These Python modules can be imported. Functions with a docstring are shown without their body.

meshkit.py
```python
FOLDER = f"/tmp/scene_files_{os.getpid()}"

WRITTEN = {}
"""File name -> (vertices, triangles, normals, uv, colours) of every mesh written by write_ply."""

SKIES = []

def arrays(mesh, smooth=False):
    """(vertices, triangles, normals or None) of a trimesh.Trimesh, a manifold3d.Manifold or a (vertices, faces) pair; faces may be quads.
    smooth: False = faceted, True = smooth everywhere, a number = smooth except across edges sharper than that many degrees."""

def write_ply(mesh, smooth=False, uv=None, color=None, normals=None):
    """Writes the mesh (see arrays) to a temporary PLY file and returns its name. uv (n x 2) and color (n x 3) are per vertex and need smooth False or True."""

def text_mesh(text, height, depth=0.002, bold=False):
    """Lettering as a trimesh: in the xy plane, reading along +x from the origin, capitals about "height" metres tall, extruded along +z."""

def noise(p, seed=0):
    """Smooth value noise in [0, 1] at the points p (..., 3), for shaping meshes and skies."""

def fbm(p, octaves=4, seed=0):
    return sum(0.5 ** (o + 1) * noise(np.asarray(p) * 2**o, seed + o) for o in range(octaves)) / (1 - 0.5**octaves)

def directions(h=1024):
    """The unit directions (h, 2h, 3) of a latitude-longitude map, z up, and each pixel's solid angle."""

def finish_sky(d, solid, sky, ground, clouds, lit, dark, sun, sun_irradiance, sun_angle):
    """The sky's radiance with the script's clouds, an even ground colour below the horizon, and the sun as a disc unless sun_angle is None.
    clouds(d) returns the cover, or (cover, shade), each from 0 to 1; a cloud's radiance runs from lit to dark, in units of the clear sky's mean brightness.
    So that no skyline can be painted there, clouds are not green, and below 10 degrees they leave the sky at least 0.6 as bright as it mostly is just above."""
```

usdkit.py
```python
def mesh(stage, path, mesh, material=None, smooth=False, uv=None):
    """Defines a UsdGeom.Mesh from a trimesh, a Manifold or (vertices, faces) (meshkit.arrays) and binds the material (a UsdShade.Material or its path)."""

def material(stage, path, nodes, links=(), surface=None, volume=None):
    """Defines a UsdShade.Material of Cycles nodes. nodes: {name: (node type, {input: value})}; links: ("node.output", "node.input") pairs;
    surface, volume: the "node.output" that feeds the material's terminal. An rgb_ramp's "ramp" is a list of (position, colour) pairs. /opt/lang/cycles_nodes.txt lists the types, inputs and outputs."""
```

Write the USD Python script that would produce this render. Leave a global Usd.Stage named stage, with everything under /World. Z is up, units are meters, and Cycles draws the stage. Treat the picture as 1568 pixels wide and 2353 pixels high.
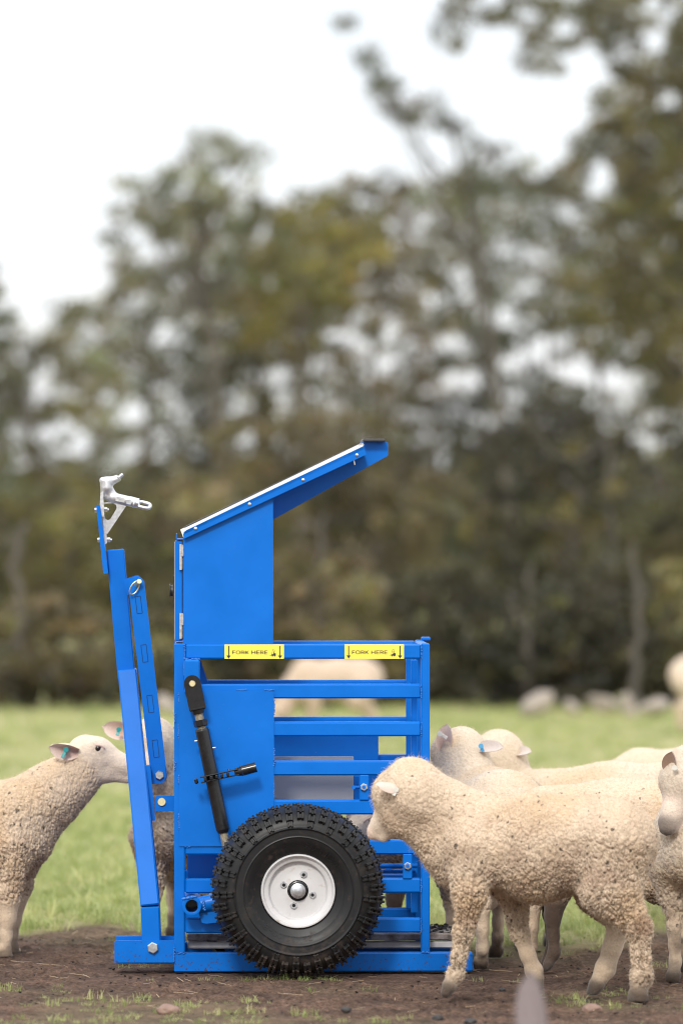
import math
import numpy as np
import trimesh
import manifold3d
import shapely.geometry as sg
from scipy.spatial import cKDTree
import usdkit
import meshkit
from pxr import Usd, UsdGeom, UsdLux, UsdShade, Gf, Sdf, Vt

stage = Usd.Stage.CreateInMemory()
UsdGeom.SetStageUpAxis(stage, UsdGeom.Tokens.z)
UsdGeom.SetStageMetersPerUnit(stage, 1.0)
UsdGeom.Xform.Define(stage, '/World')
UsdGeom.Scope.Define(stage, '/World/Looks')
rng = np.random.default_rng(11)

# ------------------------------------------------------------------ camera, sky, sun, exposure
DIST, FPX, CX, CY, EYE = 18.3, 13066.0, 784.0, 1176.0, 1.482
cam = UsdGeom.Camera.Define(stage, '/World/camera')
cam.CreateFocalLengthAttr(200.0)
cam.CreateHorizontalApertureAttr(24.0)
cam.CreateVerticalApertureAttr(36.0)
cam.CreateFStopAttr(2.3)
cam.CreateFocusDistanceAttr(18.15)
cam.CreateClippingRangeAttr(Gf.Vec2f(0.1, 5000.0))
cam.CreateExposureAttr(EXPOSURE := 0.45)
cx_ = UsdGeom.Xformable(cam)
cx_.AddTranslateOp().Set(Gf.Vec3d(0, -DIST, EYE))
cx_.AddRotateXOp().Set(90.0)

SUN = np.array([-0.17, -0.78, 0.60]); SUN /= np.linalg.norm(SUN)
sun_el, sun_rot = float(math.asin(SUN[2])), float(math.atan2(SUN[0], SUN[1]))
usdkit.material(stage, '/World/Looks/sky_look', {
    'sky': ('sky_texture', {'sky_type': 'single_scattering', 'sun_disc': False, 'sun_elevation': sun_el, 'sun_rotation': sun_rot}),
    'tc': ('texture_coordinate', {}),
    'mp': ('mapping', {'scale': (1.0, 1.0, 2.2)}),
    'n': ('noise_texture', {'scale': 2.6, 'detail': 5.0, 'roughness': 0.5}),
    'r': ('rgb_ramp', {'ramp': [(0.30, (9.0, 9.6, 10.4)), (0.65, (12.6, 12.6, 12.6))]}),
    'sp': ('separate_xyz', {}), 'gz': ('map_range', {'from_min': 0.0, 'from_max': 1.0, 'to_min': 0.72, 'to_max': 1.75, 'clamp': True}),
    'sc': ('vector_math', {'math_type': 'scale'}),
    'mix': ('mix_color', {'fac': 0.89, 'use_clamp': False}),
    'bg': ('background_shader', {'strength': 0.1}),
}, [('tc.generated', 'mp.vector'), ('mp.vector', 'n.vector'), ('n.fac', 'r.fac'), ('sky.color', 'mix.a'), ('tc.generated', 'sp.vector'), ('sp.z', 'gz.value'), ('r.color', 'sc.vector1'), ('gz.result', 'sc.scale'), ('sc.vector', 'mix.b'),
    ('mix.result', 'bg.color')], surface='bg.background')
dome = UsdLux.DomeLight.Define(stage, '/World/sky')
UsdShade.MaterialBindingAPI.Apply(dome.GetPrim()).Bind(UsdShade.Material.Get(stage, '/World/Looks/sky_look'))
dome.GetPrim().SetCustomDataByKey('kind', 'structure')
dome.GetPrim().SetCustomDataByKey('label', 'bright white overcast sky above the trees')
sun = UsdLux.DistantLight.Define(stage, '/World/sun')
sun.CreateIntensityAttr(0.50)
sun.CreateAngleAttr(11.0)
sun.CreateNormalizeAttr(True)
sun.CreateColorAttr(Gf.Vec3f(1.0, 0.95, 0.87))
_m = Gf.Matrix4d().SetLookAt(Gf.Vec3d(*map(float, SUN)), Gf.Vec3d(0, 0, 0), Gf.Vec3d(0, 0, 1)).GetInverse()
UsdGeom.Xformable(sun).AddTransformOp().Set(_m)

# ------------------------------------------------------------------ helpers
def W(px, py, d):
    """the point of the place that lies d metres in front of the lens where the photograph (1568 wide) shows px, py"""
    return np.array([(px - CX) * d / FPX, d - DIST, EYE - (py - CY) * d / FPX])

_names = {}
def numbered(parent, name):
    k = _names.get((parent, name), -1) + 1
    _names[(parent, name)] = k
    return f'{parent}/{name}' if k == 0 else f'{parent}/{name}_{k:03d}'

def tag(prim, label=None, category=None, group=None, kind=None):
    prim = prim.GetPrim() if hasattr(prim, 'GetPrim') else prim
    for k, v in (('label', label), ('category', category), ('group', group), ('kind', kind)):
        if v:
            prim.SetCustomDataByKey(k, v)
    return prim

def thing(name, label, category, loc=(0, 0, 0), rotz=0.0, group=None, scale=1.0):
    p = numbered('/World', name)
    x = UsdGeom.Xform.Define(stage, p)
    x.AddTranslateOp().Set(Gf.Vec3d(*map(float, loc)))
    if rotz:
        x.AddRotateZOp().Set(float(rotz))
    if scale != 1.0:
        x.AddScaleOp().Set(Gf.Vec3f(scale, scale, scale))
    tag(x, label, category, group)
    return p

def part(parent, name, mesh, mat, smooth=False, label=None, kind=None):
    p = numbered(parent, name)
    m = usdkit.mesh(stage, p, mesh, f'/World/Looks/{mat}', smooth=smooth)
    tag(m, label=label, kind=kind)
    return p

def node_part(parent, name, mat=None):
    p = numbered(parent, name)
    UsdGeom.Xform.Define(stage, p)
    return p

cat = trimesh.util.concatenate

def rbox(c, s, r=0.003, R=None):
    """box with chamfered edges"""
    c, s = np.asarray(c, float), np.asarray(s, float) / 2
    r = min(r, s.min() * 0.6)
    pts = []
    for sx in (-1, 1):
        for sy in (-1, 1):
            for sz in (-1, 1):
                q = np.array([sx, sy, sz]) * s
                for k in range(3):
                    d = np.array([sx, sy, sz]) * r
                    d[k] = 0
                    pts.append(q - d)
    pts = np.array(pts)
    if R is not None:
        pts = pts @ np.asarray(R).T
    return trimesh.convex.convex_hull(pts + c)

def frame(d, up=(0, 1, 0)):
    d = np.asarray(d, float); d = d / np.linalg.norm(d)
    u = np.asarray(up, float); u = u - d * (u @ d); u /= np.linalg.norm(u)
    return np.stack([np.cross(u, d), u, d], 1)      # columns: side, up, along

def bar(p0, p1, w, h, up=(0, 1, 0), r=0.004):
    """rectangular bar from p0 to p1; w across, h along up"""
    p0, p1 = np.asarray(p0, float), np.asarray(p1, float)
    return rbox((p0 + p1) / 2, (w, h, np.linalg.norm(p1 - p0)), r, frame(p1 - p0, up))

def rod(p0, p1, r0, r1=None, n=20, caps=True):
    r1 = r0 if r1 is None else r1
    p0, p1 = np.asarray(p0, float), np.asarray(p1, float)
    F = frame(p1 - p0, (0.123, 0.93, 0.31))
    a = np.linspace(0, 2 * np.pi, n, endpoint=False)
    ring = np.stack([np.cos(a), np.sin(a)], 1) @ F[:, :2].T
    v = np.vstack([p0 + ring * r0, p1 + ring * r1, p0[None], p1[None]])
    i = np.arange(n); j = (i + 1) % n
    f = np.vstack([np.stack([i, j, j + n], 1), np.stack([i, j + n, i + n], 1)])
    if caps:
        f = np.vstack([f, np.stack([j, i, np.full(n, 2 * n)], 1), np.stack([i + n, j + n, np.full(n, 2 * n + 1)], 1)])
    return trimesh.Trimesh(v, f, process=False)

def tube(pts, r, n=8):
    """tapered tube along a polyline"""
    pts = np.asarray(pts, float); m = len(pts)
    r = np.broadcast_to(np.asarray(r, float), (m,))
    a = np.linspace(0, 2 * np.pi, n, endpoint=False)
    vs = []
    for k in range(m):
        d = pts[min(k + 1, m - 1)] - pts[max(k - 1, 0)]
        F = frame(d, (0.3, 0.9, 0.13))
        vs.append(pts[k] + (np.stack([np.cos(a), np.sin(a)], 1) * r[k]) @ F[:, :2].T)
    v = np.vstack(vs + [pts[:1], pts[-1:]])
    f = []
    i = np.arange(n); j = (i + 1) % n
    for k in range(m - 1):
        f += [np.stack([i + k * n, j + k * n, j + (k + 1) * n], 1), np.stack([i + k * n, j + (k + 1) * n, i + (k + 1) * n], 1)]
    f += [np.stack([j, i, np.full(n, m * n)], 1), np.stack([i + (m - 1) * n, j + (m - 1) * n, np.full(n, m * n + 1)], 1)]
    return trimesh.Trimesh(v, np.vstack(f), process=False)

def hexnut(c, axis, r, h, dome=0.0):
    a = np.asarray(axis, float); a = a / np.linalg.norm(a)
    c = np.asarray(c, float)
    ms = [rod(c, c + a * h * 0.85, r, n=6), rod(c + a * h * 0.85, c + a * h, r, r * 0.86, n=6)]
    if dome:
        ms.append(rod(c + a * h, c + a * (h + dome), r * 0.55, r * 0.5, n=12))
    return cat(ms)

def prism(poly, y0, y1, r=0.0):
    """polygon in x, z extruded from y0 to y1"""
    pg = poly if isinstance(poly, sg.Polygon) else sg.Polygon(poly)
    m = trimesh.creation.extrude_polygon(pg, y1 - y0, engine='earcut')
    v = np.array(m.vertices)
    return trimesh.Trimesh(np.stack([v[:, 0], v[:, 2] + y0, v[:, 1]], 1), np.array(m.faces)[:, ::-1], process=False)

def revolve_y(profile, n=96):
    """profile rows (radius, y) turned about the y axis"""
    pr = np.asarray(profile, float); m = len(pr)
    a = np.linspace(0, 2 * np.pi, n, endpoint=False)
    v = np.stack([pr[:, 0][None] * np.cos(a)[:, None], np.broadcast_to(pr[:, 1][None], (n, m)), pr[:, 0][None] * np.sin(a)[:, None]], -1).reshape(-1, 3)
    i, j = np.meshgrid(np.arange(n), np.arange(m - 1), indexing='ij')
    i2 = (i + 1) % n
    q = [i * m + j, i2 * m + j, i2 * m + j + 1, i * m + j + 1]
    f = np.vstack([np.stack([q[0].ravel(), q[1].ravel(), q[2].ravel()], 1), np.stack([q[0].ravel(), q[2].ravel(), q[3].ravel()], 1)])
    return trimesh.Trimesh(v, f, process=False)

def moved(m, off):
    m = m.copy(); m.apply_translation(off); return m

# ------------------------------------------------------------------ materials
def mat(name, nodes, links, surface='p.BSDF'):
    usdkit.material(stage, f'/World/Looks/{name}', nodes, links, surface=surface)

def plain(name, color, rough=0.5, metal=0.0, spec=0.5, var=0.12, scale=40.0, bump=0.0, coat=0.0):
    c = np.asarray(color, float)
    nodes = {'g': ('texture_coordinate', {}),
             'n': ('noise_texture', {'scale': scale, 'detail': 4.0}),
             'r': ('rgb_ramp', {'ramp': [(0.25, tuple(c * (1 - var))), (0.75, tuple(np.minimum(c * (1 + var), 1)))]}),
             'rr': ('map_range', {'from_min': 0.3, 'from_max': 0.7, 'to_min': rough * 0.85, 'to_max': min(1, rough * 1.15)}),
             'p': ('principled_bsdf', {'metallic': metal, 'specular_ior_level': spec, 'coat_weight': coat, 'coat_roughness': 0.15})}
    links = [('g.object', 'n.vector'), ('n.fac', 'r.fac'), ('r.color', 'p.base_color'), ('n.fac', 'rr.value'), ('rr.result', 'p.roughness')]
    if bump:
        nodes['b'] = ('bump', {'strength': 0.6, 'distance': bump})
        links += [('n.fac', 'b.height'), ('b.normal', 'p.normal')]
    mat(name, nodes, links)

def paint(name, color, rough=0.32, chips=0.5, mud=0.0, coat=0.12):
    """sprayed steel: faint unevenness, small chips and scratches, mud near the ground"""
    c = np.asarray(color, float)
    nodes = {'g': ('texture_coordinate', {}),
             'n': ('noise_texture', {'scale': 9.0, 'detail': 4.0}),
             'r': ('rgb_ramp', {'ramp': [(0.3, tuple(c * 0.93)), (0.7, tuple(c * 1.06))]}),
             'v': ('voronoi_texture', {'scale': 95.0}),
             'n2': ('noise_texture', {'scale': 7.0, 'detail': 3.0}),
             'th': ('map_range', {'from_min': 0.54, 'from_max': 0.75, 'to_min': 0.0, 'to_max': 0.10 * chips, 'clamp': True}),
             'lt': ('math', {'math_type': 'less_than'}),
             'mx': ('mix_color', {'b': (0.42, 0.50, 0.62)}),
             'cf': ('math', {'math_type': 'multiply', 'value2': 0.5}),
             'n3': ('noise_texture', {'scale': 130.0, 'detail': 2.0}),
             'rg': ('map_range', {'from_min': 0.3, 'from_max': 0.7, 'to_min': rough * 0.85, 'to_max': rough * 1.25}),
             'bp': ('bump', {'strength': 0.12, 'distance': 0.0006}),
             'p': ('principled_bsdf', {'coat_weight': coat, 'coat_roughness': 0.12, 'specular_ior_level': 0.16})}
    links = [('g.object', 'n.vector'), ('g.object', 'v.vector'), ('g.object', 'n2.vector'), ('g.object', 'n3.vector'), ('n.fac', 'r.fac'),
             ('n2.fac', 'th.value'), ('v.distance', 'lt.value1'), ('th.result', 'lt.value2'), ('lt.value', 'cf.value1'), ('cf.value', 'mx.fac'), ('r.color', 'mx.a'),
             ('n.fac', 'rg.value'), ('rg.result', 'p.roughness'), ('n3.fac', 'bp.height'), ('bp.normal', 'p.normal')]
    out = 'mx.result'
    if mud:
        nodes |= {'sp': ('separate_xyz', {}), 'hz': ('map_range', {'from_min': 0.0, 'from_max': mud, 'to_min': 0.16, 'to_max': 0.0, 'clamp': True}),
                  'n4': ('noise_texture', {'scale': 85.0, 'detail': 5.0, 'roughness': 0.62}),
                  'ad': ('math', {'math_type': 'add'}), 'mr': ('map_range', {'from_min': 0.71, 'from_max': 0.79, 'to_min': 0.0, 'to_max': 0.85, 'clamp': True}),
                  'mm': ('mix_color', {'b': (0.055, 0.036, 0.026)})}
        links += [('g.object', 'sp.vector'), ('sp.z', 'hz.value'), ('g.object', 'n4.vector'), ('n4.fac', 'ad.value1'), ('hz.result', 'ad.value2'),
                  ('ad.value', 'mr.value'), ('mr.result', 'mm.fac'), ('mx.result', 'mm.a')]
        out = 'mm.result'
    links.append((out, 'p.base_color'))
    mat(name, nodes, links)

BLUE = (0.0, 0.119, 0.485)
paint('blue_paint', BLUE)
paint('blue_paint_muddy', BLUE, mud=0.22)
paint('blue_paint_worn', BLUE, chips=1.5, rough=0.4)
plain('weld_paint', (0.02, 0.13, 0.45), 0.3, var=0.1, scale=200)
plain('zinc', (0.52, 0.53, 0.55), 0.33, metal=0.9, var=0.15, scale=60, bump=0.0006)
plain('cast_zinc', (0.52, 0.52, 0.53), 0.42, metal=0.8, var=0.15, scale=120, bump=0.0008)
plain('gold_zinc', (0.72, 0.62, 0.36), 0.3, metal=0.9)
plain('stainless', (0.62, 0.62, 0.61), 0.3, metal=0.95, var=0.2, scale=90)
plain('black_paint', (0.006, 0.006, 0.007), 0.26, spec=0.4, var=0.3, scale=60, coat=0.15)
plain('black_plastic', (0.018, 0.018, 0.02), 0.42)
plain('thread_steel', (0.42, 0.38, 0.30), 0.4, metal=0.8)
plain('grey_sheet', (0.27, 0.28, 0.31), 0.5, var=0.05, scale=6)
plain('white_trim', (0.72, 0.71, 0.69), 0.4, var=0.04)
plain('yellow_sticker', (0.86, 0.70, 0.07), 0.42, var=0.03, scale=12)
plain('ink', (0.02, 0.02, 0.02), 0.5)
plain('solar_glass', (0.015, 0.02, 0.04), 0.1)
mat('tyre_rubber', {'g': ('texture_coordinate', {}), 'n': ('noise_texture', {'scale': 14.0, 'detail': 5.0, 'roughness': 0.6}),
                    'r': ('rgb_ramp', {'ramp': [(0.42, (0.0070, 0.0070, 0.0078)), (0.60, (0.011, 0.0105, 0.0105)), (0.80, (0.028, 0.023, 0.020))]}),
                    'sp': ('separate_xyz', {}), 'hz': ('map_range', {'from_min': 0.0, 'from_max': 0.16, 'to_min': 0.22, 'to_max': 0.0, 'clamp': True}), 'n4': ('noise_texture', {'scale': 38.0, 'detail': 5.0, 'roughness': 0.6}),
                    'ad': ('math', {'math_type': 'add'}), 'mr': ('map_range', {'from_min': 0.58, 'from_max': 0.74, 'to_min': 0.0, 'to_max': 0.5, 'clamp': True}), 'mm': ('mix_color', {'b': (0.060, 0.042, 0.032)}),
                    'ro': ('map_range', {'to_min': 0.45, 'to_max': 0.9}),
                    'n2': ('noise_texture', {'scale': 220.0, 'detail': 3.0}), 'b': ('bump', {'strength': 0.25, 'distance': 0.0008}),
                    'p': ('principled_bsdf', {'roughness': 0.47, 'specular_ior_level': 0.3})},
    [('g.object', 'n.vector'), ('g.object', 'n2.vector'), ('n.fac', 'r.fac'), ('g.object', 'sp.vector'), ('sp.z', 'hz.value'), ('g.object', 'n4.vector'), ('n4.fac', 'ad.value1'), ('hz.result', 'ad.value2'), ('ad.value', 'mr.value'),
     ('mr.result', 'mm.fac'), ('r.color', 'mm.a'), ('mm.result', 'p.base_color'), ('mr.result', 'ro.value'), ('ro.result', 'p.roughness'), ('n2.fac', 'b.height'), ('b.normal', 'p.normal')])
mat('rim_paint', {'g': ('texture_coordinate', {}), 'n': ('noise_texture', {'scale': 30.0, 'detail': 5.0, 'roughness': 0.65}), 'r': ('rgb_ramp', {'ramp': [(0.0, (0.52, 0.515, 0.52)), (0.60, (0.50, 0.49, 0.49)), (0.72, (0.38, 0.33, 0.29)), (0.80, (0.20, 0.13, 0.09))]}),
                  'p': ('principled_bsdf', {'roughness': 0.38, 'coat_weight': 0.2})}, [('g.object', 'n.vector'), ('n.fac', 'r.fac'), ('r.color', 'p.base_color')])
mat('dirty_deck', {'g': ('texture_coordinate', {}), 'n': ('noise_texture', {'scale': 16.0, 'detail': 6.0, 'roughness': 0.65}),
                   'r': ('rgb_ramp', {'ramp': [(0.40, (0.30, 0.29, 0.28)), (0.52, (0.18, 0.15, 0.13)), (0.66, (0.045, 0.032, 0.025))]}),
                   'p': ('principled_bsdf', {'roughness': 0.7})},
    [('g.object', 'n.vector'), ('n.fac', 'r.fac'), ('r.color', 'p.base_color')])
plain('straw', (0.42, 0.31, 0.19), 0.7)
plain('deck_grey', (0.33, 0.315, 0.30), 0.6, var=0.25, scale=30)
mat('dirt_crumb', {'oi': ('geometry', {}), 'r': ('rgb_ramp', {'ramp': [(0.0, (0.018, 0.014, 0.012)), (0.6, (0.05, 0.034, 0.024)), (1.0, (0.085, 0.056, 0.038))]}),
                   'p': ('principled_bsdf', {'roughness': 0.85, 'specular_ior_level': 0.25})},
    [('oi.random_per_island', 'r.fac'), ('r.color', 'p.base_color')])
def attr_mat(name, rough, sheen=0.0, bump=0.0, scale=300.0, locks=0.0):
    nodes = {'a': ('attribute', {'attribute': 'coat'}), 'g': ('texture_coordinate', {}), 'n': ('noise_texture', {'scale': scale, 'detail': 3.0, 'roughness': 0.6}),
             'hs': ('map_range', {'from_min': 0.25, 'from_max': 0.75, 'to_min': 0.84, 'to_max': 1.14}), 'mu': ('vector_math', {'math_type': 'scale'}),
             'b': ('bump', {'strength': 0.8, 'distance': bump}),
             'p': ('principled_bsdf', {'roughness': rough, 'sheen_weight': sheen, 'sheen_roughness': 0.5, 'specular_ior_level': 0.2})}
    links = [('g.object', 'n.vector'), ('n.fac', 'hs.value'), ('a.color', 'mu.vector1'), ('hs.result', 'mu.scale'), ('mu.vector', 'p.base_color'),
             ('n.fac', 'b.height'), ('b.normal', 'p.normal')]
    if locks:
        nodes |= {'w': ('attribute', {'attribute': 'wool'}), 'mp': ('mapping', {'scale': (1.0, 1.0, 0.62)}), 'n2': ('noise_texture', {'scale': 24.0, 'detail': 2.0}),
                  'wv': ('vector_math', {'math_type': 'scale', 'scale': 0.045}), 'ad': ('vector_math', {'math_type': 'add'}),
                  'v': ('voronoi_texture', {'scale': 105.0, 'feature': 'distance_to_edge'}), 'e': ('map_range', {'from_min': 0.0, 'from_max': 0.15, 'clamp': True}),
                  'b2': ('bump', {'distance': locks})}
        links += [('g.object', 'mp.vector'), ('g.object', 'n2.vector'), ('n2.color', 'wv.vector1'), ('mp.vector', 'ad.vector1'), ('wv.vector', 'ad.vector2'), ('ad.vector', 'v.vector'),
                  ('v.distance', 'e.value'), ('e.result', 'b2.height'), ('w.fac', 'b2.strength'), ('b2.normal', 'b.normal')]
    mat(name, nodes, links)
attr_mat('sheep_coat', 0.85, 0.15, bump=0.0035, scale=190.0)
attr_mat('ear_skin', 0.6, 0.1, bump=0.001)
plain('eye_dark', (0.016, 0.010, 0.007), 0.08, var=0.3, scale=80)
plain('tag_green', (0.01, 0.22, 0.22), 0.4)
plain('tag_white', (0.55, 0.53, 0.47), 0.5)
plain('tag_blue', (0.06, 0.27, 0.48), 0.5)
mat('wool_fibre', {'p': ('principled_bsdf', {'base_color': (0.51, 0.405, 0.300), 'roughness': 0.75, 'specular_ior_level': 0.2}), 't': ('translucent_bsdf', {'color': (0.6, 0.52, 0.42)}),
                   'm': ('mix_closure', {'fac': 0.3})}, [('p.BSDF', 'm.closure1'), ('t.BSDF', 'm.closure2')], surface='m.closure')
mat('leaf', {'g': ('geometry', {}), 'a': ('attribute', {'attribute': 'coat'}), 'mr': ('map_range', {'to_min': 0.65, 'to_max': 1.4}), 'sc': ('vector_math', {'math_type': 'scale'}),
             'p': ('principled_bsdf', {'roughness': 0.5, 'specular_ior_level': 0.35}), 't': ('translucent_bsdf', {}), 'm': ('mix_closure', {'fac': 0.24})},
    [('g.random_per_island', 'mr.value'), ('a.color', 'sc.vector1'), ('mr.result', 'sc.scale'), ('sc.vector', 'p.base_color'), ('sc.vector', 't.color'), ('p.BSDF', 'm.closure1'), ('t.BSDF', 'm.closure2')], surface='m.closure')
plain('bark', (0.085, 0.072, 0.060), 0.8, var=0.4, scale=6)
plain('bark_pale', (0.070, 0.060, 0.050), 0.8, var=0.35, scale=5)
plain('boulder_stone', (0.28, 0.24, 0.205), 0.85, var=0.3, scale=5)
plain('field_stone', (0.20, 0.125, 0.095), 0.8, var=0.25, scale=40, bump=0.002)
plain('dung', (0.020, 0.017, 0.016), 0.6, var=0.4, scale=60, bump=0.002)

# ------------------------------------------------------------------ smoothly blended shapes
def surface_nets(Fv, org, h):
    s = Fv < 0
    nx, ny, nz = Fv.shape
    cor = [(i, j, k) for i in (0, 1) for j in (0, 1) for k in (0, 1)]
    cnt = sum(s[i:nx - 1 + i, j:ny - 1 + j, k:nz - 1 + k].astype(np.int8) for i, j, k in cor)
    act = (cnt > 0) & (cnt < 8)
    ci = np.argwhere(act)
    idx = np.full(act.shape, -1, np.int64); idx[tuple(ci.T)] = np.arange(len(ci))
    acc = np.zeros((len(ci), 3)); num = np.zeros(len(ci))
    vals = {c: Fv[ci[:, 0] + c[0], ci[:, 1] + c[1], ci[:, 2] + c[2]] for c in cor}
    for a in cor:
        for ax in range(3):
            if a[ax] == 0:
                b = list(a); b[ax] = 1; b = tuple(b)
                fa, fb = vals[a], vals[b]
                m = (fa < 0) != (fb < 0)
                t = np.where(m, fa / np.where(m, fa - fb, 1), 0)
                p = np.array(a, float)[None] + np.zeros((len(ci), 3)); p[:, ax] += t
                acc[m] += p[m]; num[m] += 1
    v = org + (ci + acc / num[:, None]) * h
    faces = []
    for ax in range(3):
        u, w = (ax + 1) % 3, (ax + 2) % 3
        sl0 = [slice(1, -1)] * 3; sl1 = [slice(1, -1)] * 3
        sl0[ax] = slice(0, -1); sl1[ax] = slice(1, None)
        s0, s1 = s[tuple(sl0)], s[tuple(sl1)]
        e = np.argwhere(s0 != s1)
        off = np.ones(3, int); off[ax] = 0
        e2 = e + off
        inside_first = s0[tuple(e.T)]
        def c(du, dw):
            q = e2.copy(); q[:, u] -= du; q[:, w] -= dw
            return idx[tuple(q.T)]
        q = np.stack([c(1, 1), c(0, 1), c(0, 0), c(1, 0)], 1)
        q[~inside_first] = q[~inside_first][:, ::-1]
        faces.append(q)
    return v, np.vstack(faces)

def cone_sdf(p, a, b, ra, rb):
    ba = b - a
    l2 = float(ba @ ba) + 1e-12
    t = np.clip(((p - a) @ ba) / l2, 0, 1)
    return np.linalg.norm(p - a - t[..., None] * ba, axis=-1) - (ra + (rb - ra) * t)

def blend_field(prims, h, pad=0.03):
    lo = np.min([np.minimum(q[0] - q[2], q[1] - q[3]) for q in prims], 0) - pad
    hi = np.max([np.maximum(q[0] + q[2], q[1] + q[3]) for q in prims], 0) + pad
    n = np.ceil((hi - lo) / h).astype(int) + 1
    Fv = np.full(n, 0.2, np.float32)
    ax = [lo[k] + np.arange(n[k]) * h for k in range(3)]
    for a, b, ra, rb, k, *_ in prims:
        m = 0.05 + k
        i0 = [max(0, int((min(a[c] - ra, b[c] - rb) - m - lo[c]) / h)) for c in range(3)]
        i1 = [min(n[c], int((max(a[c] + ra, b[c] + rb) + m - lo[c]) / h) + 2) for c in range(3)]
        gp_ = np.stack(np.meshgrid(*[ax[c][i0[c]:i1[c]] for c in range(3)], indexing='ij'), -1)
        d = cone_sdf(gp_, a, b, ra, rb)
        S = tuple(slice(i0[c], i1[c]) for c in range(3))
        f = Fv[S]
        hh = np.maximum(k - np.abs(f - d), 0) / k
        Fv[S] = np.minimum(f, d) - hh * hh * k * 0.25
    return Fv, lo


# ------------------------------------------------------------------ ground: one sheet, finely shaped where the camera looks
def bare(x, y, keep_front=1.0):
    """1 = trampled soil, 0 = pasture"""
    p = np.stack([x * 1.7, y * 0.75, np.zeros_like(x)], -1)
    n = meshkit.fbm(p, 4, 5) - 0.5
    back = 1 / (1 + np.exp(-(2.0 - y + n * 4.6) * 2.8))
    f = meshkit.fbm(np.stack([x * 2.6, y * 1.6, np.ones_like(x) * 3], -1), 4, 9)
    front = np.clip((-0.40 - y) * 1.3, 0, 1) * np.clip((f - 0.40) * 7, 0, 1) * 0.8
    return np.clip(back - front * keep_front, 0, 1)

def ground_z(x, y):
    x, y = np.asarray(x, float), np.asarray(y, float)
    b = bare(x, y)
    p = np.stack([x, y, np.zeros_like(x)], -1)
    near = np.exp(-(x / 4.5) ** 2) * np.exp(-((y + 0.2) / 4.0) ** 2)
    z = (meshkit.fbm(p * 3.2, 3, 1) - 0.5) * 0.030 + b * (meshkit.fbm(p * 17, 3, 2) - 0.5) * 0.020
    clod = np.clip(meshkit.fbm(p * 46, 2, 3) - 0.56, 0, 1) * b * 0.045
    z = z * near + clod * near + (1 - near) * (meshkit.fbm(p * 0.22, 3, 4) - 0.5) * 0.05
    flat = np.exp(-(np.maximum(np.abs(x + 0.05) - 0.65, 0) / 0.12) ** 2) * np.exp(-(np.maximum(np.abs(y - 0.2) - 0.45, 0) / 0.12) ** 2)
    return z * (1 - 0.75 * flat) - 0.006

def axis(fine, step, far, growth=1.22):
    a = list(np.arange(fine[0], fine[1] + step / 2, step))
    s = step
    while a[-1] < far[1]:
        s *= growth; a.append(a[-1] + s)
    s = step
    lo = []
    v = a[0]
    while v > far[0]:
        s *= growth; v -= s; lo.append(v)
    return np.array(lo[::-1] + a)
gx, gy = axis((-1.75, 1.75), 0.014, (-1500, 1500)), axis((-2.1, 2.6), 0.016, (-1500, 1500))
GX, GY = np.meshgrid(gx, gy, indexing='ij')
gv = np.stack([GX, GY, ground_z(GX, GY)], -1).reshape(-1, 3)
ii, jj = np.meshgrid(np.arange(len(gx) - 1), np.arange(len(gy) - 1), indexing='ij')
a0 = (ii * len(gy) + jj).ravel()
gf = np.stack([a0, a0 + len(gy), a0 + len(gy) + 1, a0 + 1], 1)
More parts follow.
